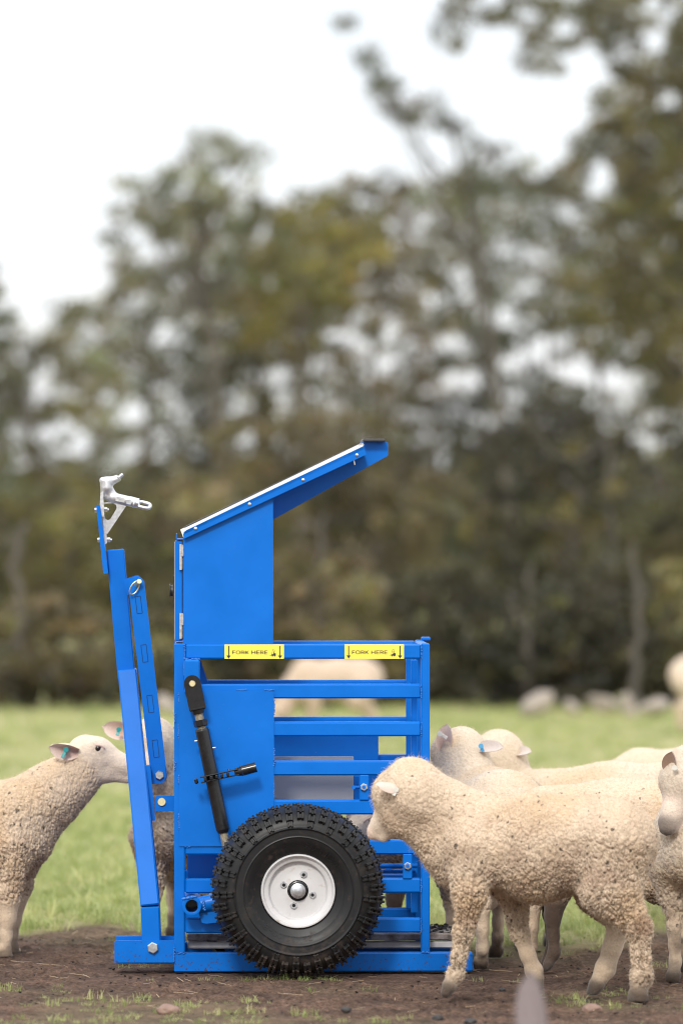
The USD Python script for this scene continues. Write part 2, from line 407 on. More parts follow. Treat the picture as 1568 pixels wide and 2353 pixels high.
mat('ground_soil', {
    'g': ('geometry', {}), 'mp': ('mapping', {'scale': (1.3, 0.55, 0.0)}),
    'n1': ('noise_texture', {'scale': 1.1, 'detail': 5.0}), 'n2': ('noise_texture', {'scale': 60.0, 'detail': 5.0, 'roughness': 0.65}),
    'n3': ('noise_texture', {'scale': 5.0, 'detail': 5.0, 'roughness': 0.6}),
    'soil': ('rgb_ramp', {'ramp': [(0.30, (0.050, 0.032, 0.023)), (0.48, (0.118, 0.075, 0.054)), (0.62, (0.175, 0.114, 0.083)), (0.78, (0.27, 0.19, 0.145))]}),
    'damp': ('rgb_ramp', {'ramp': [(0.34, (0.50, 0.50, 0.52)), (0.62, (1.05, 1.0, 0.98))]}),
    'mul': ('mix_color', {'blend_type': 'multiply', 'fac': 1.0}),
    'green': ('rgb_ramp', {'ramp': [(0.25, (0.23, 0.245, 0.095)), (0.5, (0.32, 0.31, 0.140)), (0.75, (0.38, 0.34, 0.18))]}),
    'a': ('attribute', {'attribute': 'bare'}), 'mx': ('mix_color', {}),
    'b': ('bump', {'strength': 1.0, 'distance': 0.02}), 'p': ('principled_bsdf', {'roughness': 0.9, 'specular_ior_level': 0.15})},
    [('g.position', 'n2.vector'), ('g.position', 'n3.vector'), ('g.position', 'mp.vector'), ('mp.vector', 'n1.vector'), ('n2.fac', 'soil.fac'), ('n3.fac', 'damp.fac'),
     ('soil.color', 'mul.a'), ('damp.color', 'mul.b'), ('n1.fac', 'green.fac'), ('a.fac', 'mx.fac'), ('green.color', 'mx.a'), ('mul.result', 'mx.b'),
     ('mx.result', 'p.base_color'), ('n2.fac', 'b.height'), ('b.normal', 'p.normal')])
g = usdkit.mesh(stage, '/World/ground', (gv, gf), '/World/Looks/ground_soil', smooth=True)
UsdGeom.PrimvarsAPI(g).CreatePrimvar('bare', Sdf.ValueTypeNames.FloatArray, 'vertex').Set(Vt.FloatArray.FromNumpy(bare(GX, GY, 0.12).ravel().astype(np.float32)))
tag(g, 'pasture with a trampled strip of brown soil in front', kind='structure')

# grass and small crumbs of soil (nobody could count them)
def instancer(name, protos, mat_name, pos, ang, scl, idx, label, kind='stuff', category=None, tilt=None):
    pi = UsdGeom.PointInstancer.Define(stage, f'/World/{name}')
    rel = pi.CreatePrototypesRel()
    for k, m in enumerate(protos):
        p = f'/World/{name}/blades_{k:03d}' if k else f'/World/{name}/blades'
        usdkit.mesh(stage, p, m, f'/World/Looks/{mat_name}', smooth=False)
        rel.AddTarget(p)
    q = np.zeros((len(pos), 4), np.float32)
    q[:, 0], q[:, 3] = np.cos(ang / 2), np.sin(ang / 2)
    pi.CreatePositionsAttr(Vt.Vec3fArray.FromNumpy(pos.astype(np.float32)))
    pi.CreateOrientationsAttr(Vt.QuathArray([Gf.Quath(float(a), float(b), float(c), float(d)) for a, b, c, d in q]))
    pi.CreateScalesAttr(Vt.Vec3fArray.FromNumpy(np.repeat(scl[:, None], 3, 1).astype(np.float32)))
    pi.CreateProtoIndicesAttr(Vt.IntArray.FromNumpy(idx.astype(np.int32)))
    tag(pi, label, category, kind=kind)

def tuft(r, n, hmin, hmax, spread, lean, width):
    vs, fs, o = [], [], 0
    for _ in range(n):
        h = r.uniform(hmin, hmax); a = r.uniform(0, 2 * np.pi); b = r.uniform(0, 2 * np.pi)
        base = np.array([math.cos(b), math.sin(b), 0]) * spread * math.sqrt(r.uniform())
        d = np.array([math.cos(a), math.sin(a), 0]); s = np.array([-d[1], d[0], 0])
        ln = lean * r.uniform(0.2, 1.5) * h; w = width * r.uniform(0.6, 1.3)
        pts = []
        for t, ww in ((0, 1.0), (0.45, 0.9), (0.8, 0.55)):
            c = base + d * ln * t * t + np.array([0, 0, h * (t - 0.22 * t * t * lean)])
            pts += [c - s * w * ww / 2, c + s * w * ww / 2]
        pts.append(base + d * ln + np.array([0, 0, h * (1 - 0.22 * lean)]))
        vs += pts
        fs += [[o, o + 1, o + 3], [o, o + 3, o + 2], [o + 2, o + 3, o + 5], [o + 2, o + 5, o + 4], [o + 4, o + 5, o + 6]]
        o += 7
    return trimesh.Trimesh(np.array(vs), np.array(fs), process=False)
mat('grass_blade', {'g': ('geometry', {}), 'oi': ('object_info', {}), 'ad': ('math', {'math_type': 'add'}), 'fr': ('math', {'math_type': 'multiply', 'value2': 0.5}),
                    'r': ('rgb_ramp', {'ramp': [(0.0, (0.16, 0.21, 0.055)), (0.30, (0.30, 0.33, 0.120)), (0.55, (0.42, 0.395, 0.190)), (0.78, (0.54, 0.46, 0.28)), (1.0, (0.62, 0.52, 0.35))]}),
                    'p': ('principled_bsdf', {'roughness': 0.5, 'specular_ior_level': 0.35}), 't': ('translucent_bsdf', {}), 'm': ('mix_closure', {'fac': 0.3})},
    [('g.random_per_island', 'ad.value1'), ('oi.random', 'ad.value2'), ('ad.value', 'fr.value1'), ('fr.value', 'r.fac'), ('r.color', 'p.base_color'), ('r.color', 't.color'),
     ('p.BSDF', 'm.closure1'), ('t.BSDF', 'm.closure2')], surface='m.closure')
tr = np.random.default_rng(5)
near_t = [tuft(tr, 22, 0.020, 0.070, 0.055, l, 0.0038) for l in (0.5, 0.8, 1.0, 1.3, 0.7, 1.5)]
P = []
for (x0, x1, y0, y1, n, smin, smax) in ((-3.2, 3.2, 0.9, 5.5, 6500, 0.55, 1.15), (-3.2, 3.2, 1.5, 6.5, 1300, 1.2, 2.0), (-5, 5, 5.5, 12, 6000, 0.8, 1.25), (-8, 8, 12, 24.9, 5800, 0.8, 1.3)):
    x, y = tr.uniform(x0, x1, n), tr.uniform(y0, y1, n)
    k = tr.uniform(size=n) > bare(x, y) * 1.12
    P.append(np.stack([x[k], y[k], tr.uniform(smin, smax, n)[k]], 1))
x, y = tr.uniform(-2.2, 2.2, 3400), tr.uniform(-2.3, 1.2, 3400)
k = (tr.uniform(size=3400) > bare(x, y) * 0.62 + 0.38) & ~((np.abs(x + 0.13) < 0.44) & (np.abs(y - 0.25) < 0.3))
P.append(np.stack([x[k], y[k], tr.uniform(0.22, 0.62, 3400)[k]], 1))
extra = [W(px, py, 18.05 if py > 2225 else 18.6)[[0, 1]] for px, py in
         ((560, 2236), (610, 2240), (652, 2240), (690, 2243), (720, 2240), (745, 2240), (770, 2238), (500, 2236), (470, 2234), (330, 2222), (300, 2222), (365, 2224), (285, 2220), (345, 2226),
          (640, 2245), (575, 2242), (665, 2246), (760, 2242), (738, 2244), (700, 2236), (1180, 2252), (1100, 2242))]
P.append(np.array([[a, b - 0.02 + tr.uniform(-0.05, 0.05), tr.uniform(0.25, 0.55)] for a, b in extra]))
P = np.vstack(P)
instancer('grass', near_t, 'grass_blade', np.stack([P[:, 0], P[:, 1], ground_z(P[:, 0], P[:, 1]) - 0.003], 1), tr.uniform(0, 6.28, len(P)), P[:, 2],
          tr.integers(0, len(near_t), len(P)), 'short green and straw coloured grass of the paddock')
def crumb(r, n=8):
    v = r.normal(size=(n, 3)); v /= np.linalg.norm(v, axis=1, keepdims=True)
    v *= r.uniform(0.6, 1.1, (n, 1)); v[:, 2] *= 0.6
    return trimesh.convex.convex_hull(v)
crumbs = [crumb(tr, 9) for _ in range(6)]
n = 2600
x, y = tr.uniform(-2.0, 2.0, n), tr.uniform(-2.3, 2.0, n)
k = tr.uniform(size=n) < bare(x, y)
x, y = x[k], y[k]
s = 0.0022 + 0.0075 * tr.uniform(size=len(x)) ** 4
instancer('soil_crumbs', crumbs, 'dirt_crumb', np.stack([x, y, ground_z(x, y) + s * 0.2], 1), tr.uniform(0, 6.28, len(x)), s, tr.integers(0, 6, len(x)),
          'loose crumbs of dark soil scattered over the trampled strip')

straw = [cat([bar((-l / 2, 0, 0.001), (l / 2, b, 0.002 + b), 0.0022, 0.0008, (0, 0, 1), 0.0002)]) for l, b in ((0.03, 0.002), (0.05, 0.004), (0.07, 0.003), (0.04, 0.008))]
x, y = tr.uniform(-2.0, 2.0, 420), tr.uniform(-2.3, 2.2, 420)
instancer('straw_litter', straw, 'straw', np.stack([x, y, ground_z(x, y) + 0.002], 1), tr.uniform(0, 6.28, 420), tr.uniform(0.5, 1.2, 420), tr.integers(0, 4, 420), 'dry straws lying on the trampled soil')
# single stones and droppings one can pick out
def lump(r, size, flat=0.6, sub=3, rough=0.35, seed=0):
    m = trimesh.creation.icosphere(sub, 1.0)
    v = np.array(m.vertices)
    v = v * (1 - rough / 2 + rough * meshkit.fbm(v * 1.6 + seed * 7.3, 3, seed))[:, None]
    v = v * np.asarray(size) * np.array([1, 1, flat])
    return trimesh.Trimesh(v, m.faces, process=False)
def on_ground(px, py):
    d = EYE * FPX / (py - CY)
    p = W(px, py, d)
    return np.array([p[0], p[1], float(ground_z(p[0], p[1]))])
for k, (px, py, rx, lab, mt, nm, ct, grp) in enumerate((
        (1358, 2318, 0.029, 'rounded brown stone under the hind foot of the walking sheep', 'field_stone', 'field_stone', 'stone', None),
        (386, 2322, 0.034, 'angular reddish stone among the sparse grass at lower left', 'field_stone', 'field_stone', 'stone', None),
        (1005, 2338, 0.017, 'black dropping left of centre of the lower soil edge', 'dung', 'sheep_dropping', 'dropping', None),
        (1081, 2344, 0.019, 'bluish black dropping between two others on the lower soil', 'dung', 'sheep_dropping', 'dropping', None),
        (1345, 2296, 0.012, 'small black dropping just behind the rounded brown stone', 'dung', 'sheep_dropping', 'dropping', None),
        (795, 2333, 0.016, 'dark dropping on the soil right below the big tyre', 'dung', 'sheep_dropping', 'dropping', None),
        (1153, 2274, 0.011, 'small dropping between the two front feet of the walking sheep', 'dung', 'sheep_dropping', 'dropping', None))):
    p = on_ground(px, py)
    m = lump(tr, (rx, rx * 0.9, rx), 0.62, 3, 0.5, k + 1)
    pth = thing(nm, lab, ct, p + [0, 0, rx * 0.25], group={'sheep_dropping': 'sheep droppings on the soil', 'field_stone': 'stones on the soil'}[nm])
    part(pth, 'lump', m, mt, smooth=True)

# ------------------------------------------------------------------ trees beyond the paddock
HUE = {'olive': (0.138, 0.120, 0.042), 'grey': (0.130, 0.130, 0.074), 'yellow': (0.160, 0.138, 0.036), 'dark': (0.047, 0.042, 0.020), 'brown': (0.148, 0.116, 0.056)}
# openings in the canopy through which the sky shows: x, y, half width, half height
GAPS = [(345, 575, 55, 50), (240, 650, 50, 40), (310, 705, 40, 40), (90, 745, 40, 26), (215, 765, 75, 26), (365, 772, 32, 24), (100, 880, 30, 45), (40, 810, 22, 30), (82, 925, 22, 30), (112, 995, 30, 22), (190, 1020, 50, 40),
        (310, 955, 70, 40), (405, 940, 40, 30), (545, 935, 38, 26), (310, 1040, 40, 38), (22, 1000, 22, 32), (130, 1052, 22, 32), (30, 1212, 30, 26), (556, 462, 26, 40), (600, 540, 26, 26), (500, 530, 20, 26),
        (690, 775, 32, 20), (790, 772, 70, 30), (720, 850, 38, 20), (842, 790, 30, 26), (895, 762, 42, 40), (880, 832, 52, 40), (780, 930, 22, 22), (960, 540, 32, 26), (890, 520, 22, 22), (990, 442, 26, 22), (832, 462, 22, 26),
        (1000, 692, 60, 32), (1060, 642, 42, 36), (1020, 780, 60, 40), (1050, 870, 72, 46), (1150, 732, 62, 36), (1180, 832, 52, 40), (1220, 592, 42, 32), (1160, 560, 40, 30), (1222, 652, 32, 26), (1252, 822, 42, 40),
        (1330, 850, 72, 50), (1422, 880, 72, 46), (1282, 780, 42, 26), (1380, 422, 52, 42), (1310, 492, 42, 40), (1250, 382, 42, 30), (1340, 150, 42, 32), (1160, 100, 52, 32), (1500, 90, 42, 26), (1540, 222, 32, 32),
        (930, 1092, 26, 26), (1000, 1062, 22, 32), (1112, 970, 32, 32), (1510, 1125, 32, 60), (1500, 1022, 32, 30), (640, 820, 26, 18), (560, 1010, 22, 18), (640, 900, 24, 16), (1460, 640, 24, 20), (1120, 470, 26, 20), (760, 480, 20, 18)]
GA = np.array(GAPS, float)
def in_gap(px, py, grow=1.0):
    return bool((((px - GA[:, 0]) / (GA[:, 2] * grow)) ** 2 + ((py - GA[:, 1]) / (GA[:, 3] * grow)) ** 2).min() < 1)

def leaves(r, clumps, size, per_m2, hues=None, origin=(0, 0, 0)):
    """small folded leaf faces spread through ellipsoid clumps: rows x, y, z, rx, ry, rz, density; each clump has its own tone"""
    vs, cs = [], []
    tone = meshkit.fbm((np.array([c[:3] for c in clumps]) + np.asarray(origin)) * np.array([0.75, 0.2, 0.75]) + 5.0, 2, 12)
    for k, c in enumerate(clumps):
        cen, rad, den = np.array(c[:3]), np.array(c[3:6]), c[6]
        n = int(per_m2 * den * rad[0] * rad[2] * math.pi) + 3
        u = r.normal(size=(n, 3)); u /= np.linalg.norm(u, axis=1, keepdims=True)
        q = cen + u * rad * (r.uniform(size=(n, 1)) ** 0.42) * r.uniform(0.75, 1.12, (n, 1))
        d = r.normal(size=(n, 3)); d[:, 2] -= 0.5; d /= np.linalg.norm(d, axis=1, keepdims=True)
        e = np.cross(d, r.normal(size=(n, 3))); e /= np.linalg.norm(e, axis=1, keepdims=True)
        s = size * r.uniform(0.6, 1.4, (n, 1))
        vs.append(np.stack([q - d * s, q - d * s * 0.1 + e * s * 0.42, q + d * s, q - d * s * 0.1 - e * s * 0.42], 1))
        h = np.array(HUE[hues[k]] if hues else HUE['dark']) * math.exp(r.normal() * 0.28 + 2.6 * (tone[k] - 0.5))
        h = h * np.array([1 + r.normal() * 0.08, 1.0, 1 + r.normal() * 0.14])
        cs.append(np.tile(np.clip(h, 0.008, 0.4), (4 * n, 1)))
    v = np.vstack(vs).reshape(-1, 3)
    i = np.arange(len(v) // 4)[:, None] * 4
    return v, np.vstack([i + [0, 1, 2], i + [0, 2, 3]]), np.vstack(cs)

def leafy(path, lv):
    g_ = usdkit.mesh(stage, path, (lv[0], lv[1]), '/World/Looks/leaf', smooth=False)
    UsdGeom.PrimvarsAPI(g_).CreatePrimvar('coat', Sdf.ValueTypeNames.Color3fArray, 'vertex').Set(Vt.Vec3fArray.FromNumpy(lv[2].astype(np.float32)))
    return g_

# the far wood: one mass that closes the view under the crowns
fr = np.random.default_rng(77)
fw = []
for k in range(900):
    xx, dd = fr.uniform(-15, 15), fr.uniform(74, 92)
    hh = 1.45 + 1.0 * meshkit.fbm(np.array([[xx * 0.35, 0.0, 1.0]]), 3, 6)[0]
    fw.append((xx, dd - DIST, fr.uniform(0.1, hh), 0.55, 0.6, 0.45, 1.0))
tag(leafy('/World/far_wood', leaves(fr, fw, 0.10, 150)), 'dark far wood showing between the trunks', kind='stuff')

def tree_of(name, label, category, r, d, base_px, blobs, hue, size=0.036, per=760, trunk_r=0.09, limbs=9, bark='bark', lean=0.0):
    """blobs rows: world centre, radii, density - the leaf clumps of one tree"""
    root = W(base_px, 1176 + EYE * FPX / d, d); root[2] = 0
    big = [(*(np.array(b[:3]) - root), *b[3:6], b[6]) for b in blobs]
    t = thing(name, label, category, root, group='bushes at the foot of the trees' if category == 'bush' else 'trees beyond the paddock')
    top = np.mean([b[:3] for b in big], 0)
    hz = np.percentile([b[2] for b in big], 75)
    pts = [np.array([top[0] * q * q + lean * math.sin(q * 3) * 0.3, top[1] * q * q, hz * q - 0.05]) for q in np.linspace(0, 1, 8)]
    tm = [tube(pts, np.linspace(trunk_r, trunk_r * 0.3, 8), 8)]
    pick = r.permutation(len(big))[:limbs]
    for b in [big[k] for k in pick]:
        e = np.array(b[:3]); k = int(np.clip(np.argmin([abs(p[2] - e[2] * 0.75) for p in pts]), 1, 6))
        s = pts[k]; mid = (s + e) / 2 + np.array([0, 0, -0.1 * np.linalg.norm(e - s)]) + r.normal(size=3) * 0.08
        tm.append(tube([s, mid, e], [trunk_r * 0.36, trunk_r * 0.22, trunk_r * 0.08], 6))
    part(t, 'trunk', cat(tm), bark, smooth=40)
    alt = ('dark', 'dark', 'olive', 'dark') if hue == 'dark' else ('olive', 'grey', 'brown', 'dark')
    hs_ = [hue if r.uniform() < 0.7 else alt[r.integers(4)] for _ in big]
    leafy(numbered(t, 'crown'), leaves(r, big, size, per, hs_, root))
    return t

def tree(name, label, category, seed, d, base_px, clumps_px, hue, size=0.036, per=760, trunk_r=0.08, bark='bark', depth=0.9, limbs=8, gaps=True, ymax=1250):
    r = np.random.default_rng(seed)
    blobs = []
    for (px, py, rx, ry, den) in clumps_px:
        for _ in range(max(4, int(rx * ry / 255))):
            a, q = r.uniform(0, 2 * np.pi), math.sqrt(r.uniform())
            x, y = px + math.cos(a) * q * rx * 0.85, py + math.sin(a) * q * ry * 0.85
            if gaps and y < ymax and in_gap(x, y):
                continue
            dd = d + r.normal() * depth
            c = W(x, y, dd); s = r.uniform(17, 34) * dd / FPX
            c[2] = max(c[2], s * 0.9)
            blobs.append((*c, s * r.uniform(1.0, 1.5), s * 1.2, s * r.uniform(0.75, 1.0), den))
    return tree_of(name, label, category, r, d, base_px, blobs, hue, size, per * 1.15, trunk_r, limbs, bark)

# crowns that give the skyline its shape
tree('gum_tree', 'tall gum tree at upper right whose crown leaves the frame', 'tree', 1, 56, 1660, [
    (1500, 60, 200, 160, 0.9), (1290, 40, 170, 85, 0.8), (1110, 15, 110, 50, 0.6), (1030, 80, 45, 45, 0.7), (1480, 260, 150, 110, 0.85), (1560, 420, 150, 150, 0.9),
    (1420, 470, 110, 70, 0.7), (1500, 620, 150, 120, 0.9), (1360, 640, 110, 70, 0.8), (1250, 130, 80, 60, 0.6), (1700, 200, 200, 300, 0.9), (1720, 600, 200, 250, 0.9),
    (1440, 740, 150, 60, 0.7), (1560, 850, 120, 110, 0.8)], 'olive', trunk_r=0.14, depth=1.3, limbs=16)
tree('gum_tree', 'slender gum with a thin leafy spray hanging in the white sky', 'tree', 2, 60, 1180, [
    (800, 46, 20, 12, 0.6), (850, 125, 36, 26, 0.9), (895, 190, 55, 38, 0.9), (950, 250, 85, 40, 0.9), (1030, 285, 45, 36, 0.8), (1110, 345, 70, 36, 0.8),
    (1180, 400, 150, 40, 0.8), (1060, 440, 110, 45, 0.8)], 'grey', trunk_r=0.07, depth=0.8, limbs=12)
tree('gum_tree', 'grey green gum with the highest crown left of centre', 'tree', 3, 62, 520, [
    (480, 345, 80, 50, 0.8), (565, 365, 55, 45, 0.65), (430, 430, 90, 65, 0.85), (300, 460, 55, 60, 0.9), (262, 535, 38, 42, 0.85), (400, 510, 90, 60, 0.8),
    (520, 480, 90, 80, 0.8), (570, 570, 70, 60, 0.8), (205, 640, 35, 34, 0.7), (170, 720, 60, 30, 0.6)], 'grey', trunk_r=0.09, depth=0.9, limbs=14)
tree('broad_tree', 'dense dark olive tree with a broad rounded top in the middle', 'tree', 4, 57, 700, [
    (720, 480, 80, 50, 0.95), (800, 445, 75, 45, 0.9), (650, 560, 90, 80, 1.0), (760, 580, 110, 90, 1.0), (700, 680, 130, 80, 1.0), (850, 560, 60, 70, 0.9),
    (560, 680, 110, 60, 0.95), (620, 770, 150, 45, 0.95)], 'yellow', trunk_r=0.1)
tree('conifer_tree', 'dark bluish tree cut off by the left edge of the frame', 'tree', 5, 52, -60, [
    (-30, 720, 60, 140, 1.0), (20, 760, 36, 60, 0.9), (-20, 900, 70, 130, 0.9), (0, 1060, 60, 110, 0.8), (-60, 1200, 110, 200, 1.0)], 'grey', trunk_r=0.09)
# the continuous canopy behind them: clumps scattered under the skyline, each given to the nearest trunk
SKX, SKY = [-420, 0, 100, 200, 250, 380, 480, 600, 650, 740, 850, 900, 1000, 1060, 1200, 1300, 1400, 1568, 1980], [700, 780, 735, 700, 620, 470, 420, 420, 470, 430, 430, 400, 410, 395, 375, 350, 230, 120, 60]
cr_ = np.random.default_rng(505)
LAY = [(64, [(-250, 'tree_a'), (90, 'a'), (330, 'a'), (590, 'a'), (860, 'a'), (1110, 'a'), (1370, 'a'), (1640, 'a')]), (72, [(-80, 'b'), (230, 'b'), (480, 'b'), (730, 'b'), (1000, 'b'), (1260, 'b'), (1520, 'b'), (1800, 'b')])]
LABS = {64: ['gum outside the left edge of the picture', 'brownish gum low at the far left behind the hitch', 'thin gum under the big opening in the left crowns', 'olive gum below the grey crown with the highest top', 'gum behind the raised end of the tilted roof',
             'gum to the right of the tilted roof, full of bright openings', 'gum above the dark trees at the right', 'gum outside the right edge of the picture'],
        72: ['far gum outside the left edge', 'far gum showing in the left openings', 'far gum behind the blue control cabinet', 'far gum behind the broad olive crown', 'far gum showing in the middle openings', 'far gum under the hanging spray', 'far gum showing at the right behind the tall gum', 'far gum outside the right edge']}
for d, trunks in LAY:
    own = [[] for _ in trunks]
    for x in np.arange(-420, 1980, 29.0):
        for y in np.arange(0, 1330, 27.0):
            xx, yy = x + cr_.normal() * 13, y + cr_.normal() * 12
            if yy < np.interp(xx, SKX, SKY) + (0 if d == 64 else 30) or cr_.uniform() > (0.98 if yy < 900 else 0.85) or in_gap(xx, yy, 0.74 if d == 64 else 0.64):
                continue
            dd = d + cr_.normal() * 1.0
            s = cr_.uniform(19, 33) * dd / FPX
            k = int(np.argmin([abs(xx - t_[0]) + cr_.uniform(0, 90) for t_ in trunks]))
            own[k].append((*W(xx, yy, dd), s * cr_.uniform(1.0, 1.4), s * 1.2, s * cr_.uniform(0.75, 1.0), cr_.uniform(0.6, 0.95)))
    for k, (t_, bl) in enumerate(zip(trunks, own)):
        tree_of('gum_tree', LABS[d][k], 'tree', cr_, d, t_[0], bl, ('brown', 'olive', 'grey', 'olive', 'brown', 'grey', 'olive', 'olive')[k], 0.040, 760, 0.065, 8)
# lower, denser trees
tree('bushy_tree', 'dusty brown tree standing behind the tilted roof panel', 'tree', 7, 50, 760, [
    (640, 1020, 170, 90, 0.9), (820, 980, 130, 70, 0.8), (880, 1080, 150, 110, 0.95), (500, 1110, 150, 90, 0.95), (700, 1180, 250, 150, 1.0), (980, 1130, 90, 110, 0.9)], 'brown', trunk_r=0.09)
tree('bushy_tree', 'dark thick tree to the right behind the grazing paddock', 'tree', 8, 49, 1290, [
    (1280, 970, 110, 60, 0.9), (1180, 1060, 120, 100, 0.95), (1350, 1090, 150, 120, 1.0), (1480, 1180, 140, 140, 0.95), (1250, 1240, 190, 150, 1.0), (1620, 1120, 110, 150, 0.9)], 'dark', trunk_r=0.11)
tree('gum_tree', 'grey leaved tree low behind the towing hitch', 'tree', 10, 53, 120, [
    (130, 1150, 130, 70, 0.8), (280, 1130, 120, 60, 0.75), (330, 1230, 150, 110, 0.95), (130, 1290, 160, 100, 0.9), (250, 1380, 190, 110, 1.0), (40, 1420, 120, 120, 0.9)], 'olive', bark='bark_pale')
# undergrowth along the foot of the trees: each bush is a thing of its own
for k, (px, py, rx, ry, lf, lab) in enumerate((
        (120, 1480, 190, 130, 'brown', 'brownish bush at the far left foot of the tree line'),
        (330, 1500, 170, 120, 'olive', 'olive bush behind the leaning blue drawbar'),
        (520, 1450, 190, 170, 'dark', 'dark bush hidden mostly by the blue control cabinet'),
        (740, 1400, 200, 190, 'brown', 'tall brown bush right of the blue control cabinet'),
        (880, 1500, 170, 120, 'dark', 'dark low bush above the right yellow sticker'),
        (1040, 1440, 170, 170, 'dark', 'blackish bush beyond the right end post'),
        (1230, 1470, 190, 150, 'dark', 'dark bush behind the largest pale boulder'),
        (1400, 1420, 170, 170, 'dark', 'tall dark bush above the row of boulders'),
        (1560, 1440, 150, 180, 'olive', 'bush at the right edge behind the standing far sheep'),
        (-90, 1460, 150, 150, 'olive', 'bush outside the left edge of the tree line'),
        (1720, 1450, 150, 160, 'dark', 'bush outside the right edge of the tree line'))):
    dd = 43.3 + (k * 37 % 11) * 0.13
    tree('bush', lab, 'bush', 40 + k, dd, px, [(px, py, rx, ry, 1.0), (px - rx * 0.4, py + ry * 0.55, rx * 0.7, ry * 0.5, 1.0), (px + rx * 0.4, py + ry * 0.5, rx * 0.7, ry * 0.5, 1.0), (px, 1594, rx * 1.05, 26, 1.0)],
         lf, trunk_r=0.04, depth=0.5, limbs=6, gaps=False)
# bare trunks that show in front of the dark undergrowth
for k, (pb, pts, rr, lab) in enumerate((
        (46, [(46, 1612), (40, 1500), (50, 1400), (30, 1300), (60, 1200)], 0.055, 'bare trunk at the far left of the tree line'),
        (1212, [(1212, 1608), (1216, 1520), (1205, 1420), (1222, 1300)], 0.040, 'grey bare trunk above the largest pale boulder'),
        (1462, [(1462, 1610), (1456, 1520), (1470, 1430), (1452, 1250)], 0.045, 'grey bare trunk rising above the row of boulders'),
        (735, [(735, 1600), (738, 1440), (728, 1330), (745, 1180)], 0.036, 'thin bare trunk right of the blue control cabinet'),
        (1330, [(1425, 1600), (1405, 1250), (1392, 1000), (1335, 1058), (1258, 1040), (1215, 960)], 0.028, 'twisted pale branch curling in front of the dark right tree'))):
    d = 43.1 if k != 4 else 47.6
    root = W(pb, CY + EYE * FPX / d, d)
    q = [W(x, y, d) - root for x, y in pts]; q[0][2] = -0.1
    ts = np.linspace(0, len(q) - 1, len(q) * 4)
    qq = np.stack([np.interp(ts, range(len(q)), [p[c] for p in q]) for c in range(3)], 1)
    qq[:, 0] += 0.02 * np.sin(np.arange(len(qq)) * 1.7)
    t = thing('bare_trunk', lab, 'tree trunk', root, group='bare trunks before the undergrowth')
    part(t, 'trunk', tube(qq, np.linspace(rr, rr * 0.5, len(qq)), 8), 'bark_pale', smooth=50)
def rock_of(r, rx, rz):
    v = r.normal(size=(22, 3)); v /= np.linalg.norm(v, axis=1, keepdims=True)
    v = v * r.uniform(0.75, 1.1, (22, 1)) * np.array([rx * 1.15, rx * 0.9, rz]) + np.array([0, 0, rz * 0.25])
    v[:, 2] += 0.35 * rz * np.clip(v[:, 0] / rx * r.choice([-1, 1]), -1, 1)
    return trimesh.convex.convex_hull(v)
# pale boulders along the foot of the trees
for k, (px, py, rx, rz, lab) in enumerate((
        (1236, 1628, 0.120, 0.125, 'largest pale boulder, leftmost of the row in the grass'),
        (1312, 1630, 0.060, 0.06, 'dull brownish boulder, second from the left in the row'),
        (1382, 1628, 0.125, 0.085, 'pinkish boulder in the middle of the row'),
        (1447, 1632, 0.075, 0.105, 'whitish boulder right of the pinkish one'),
        (1503, 1630, 0.100, 0.07, 'small boulder next to the standing far sheep'),
        (386, 1606, 0.10, 0.085, 'pinkish boulder behind the left end post of the crate'))):
    d = 41.0 + 0.35 * (k % 3)
    p = W(px, py, d); p[2] = 0.05
    rx, rz = rx * 1.0, rz * 1.0
    t = thing('boulder', lab, 'boulder', p, group='pale boulders at the foot of the trees')
    part(t, 'rock', rock_of(tr, rx, rz), 'boulder_stone', smooth=True)

# ------------------------------------------------------------------ the blue sheep crate
YAW = 1.6
BASE = np.array([(693.5 - CX) / 714.0 - 0.007, 0.25, 0.0])
crate = thing('sheep_crate', 'bright blue steel sheep weighing crate on one big tyre with folded drawbar', 'sheep crate', BASE, YAW)
_c, _s = math.cos(math.radians(YAW)), math.sin(math.radians(YAW))
RY = np.array([[_c, -_s, 0], [_s, _c, 0], [0, 0, 1]])
NY, FY = -0.25, 0.25                     # near and far face of the crate

def Q(px, py, y=NY):
    """point in the crate's own frame at its depth y"""
    p = (W(px, py, DIST + BASE[1] + y) - BASE) @ RY
    return np.array([p[0], y, p[2]])
def X(px, y=NY): return Q(px, CY, y)[0]
def Zz(py, y=NY): return Q(CX, py, y)[2]
def poly(pts, y=NY): return [(Q(a, b, y)[0], Q(a, b, y)[2]) for a, b in pts]
def plate(px0, py0, px1, py1, y0, y1, r=0.003, yr=None):
    yr = y0 if yr is None else yr
    a, b = Q(px0, py0, yr), Q(px1, py1, yr)
    return rbox(((a[0] + b[0]) / 2, (y0 + y1) / 2, (a[2] + b[2]) / 2), (abs(b[0] - a[0]), y1 - y0, abs(b[2] - a[2])), r)
def span(m, *a, **k): return part(crate, m, *a, **k)
B = 'blue_paint'
T = 0.05
xl, xr = X(400), X(987)
z_skid, z_top = Zz(2190), Zz(1478)
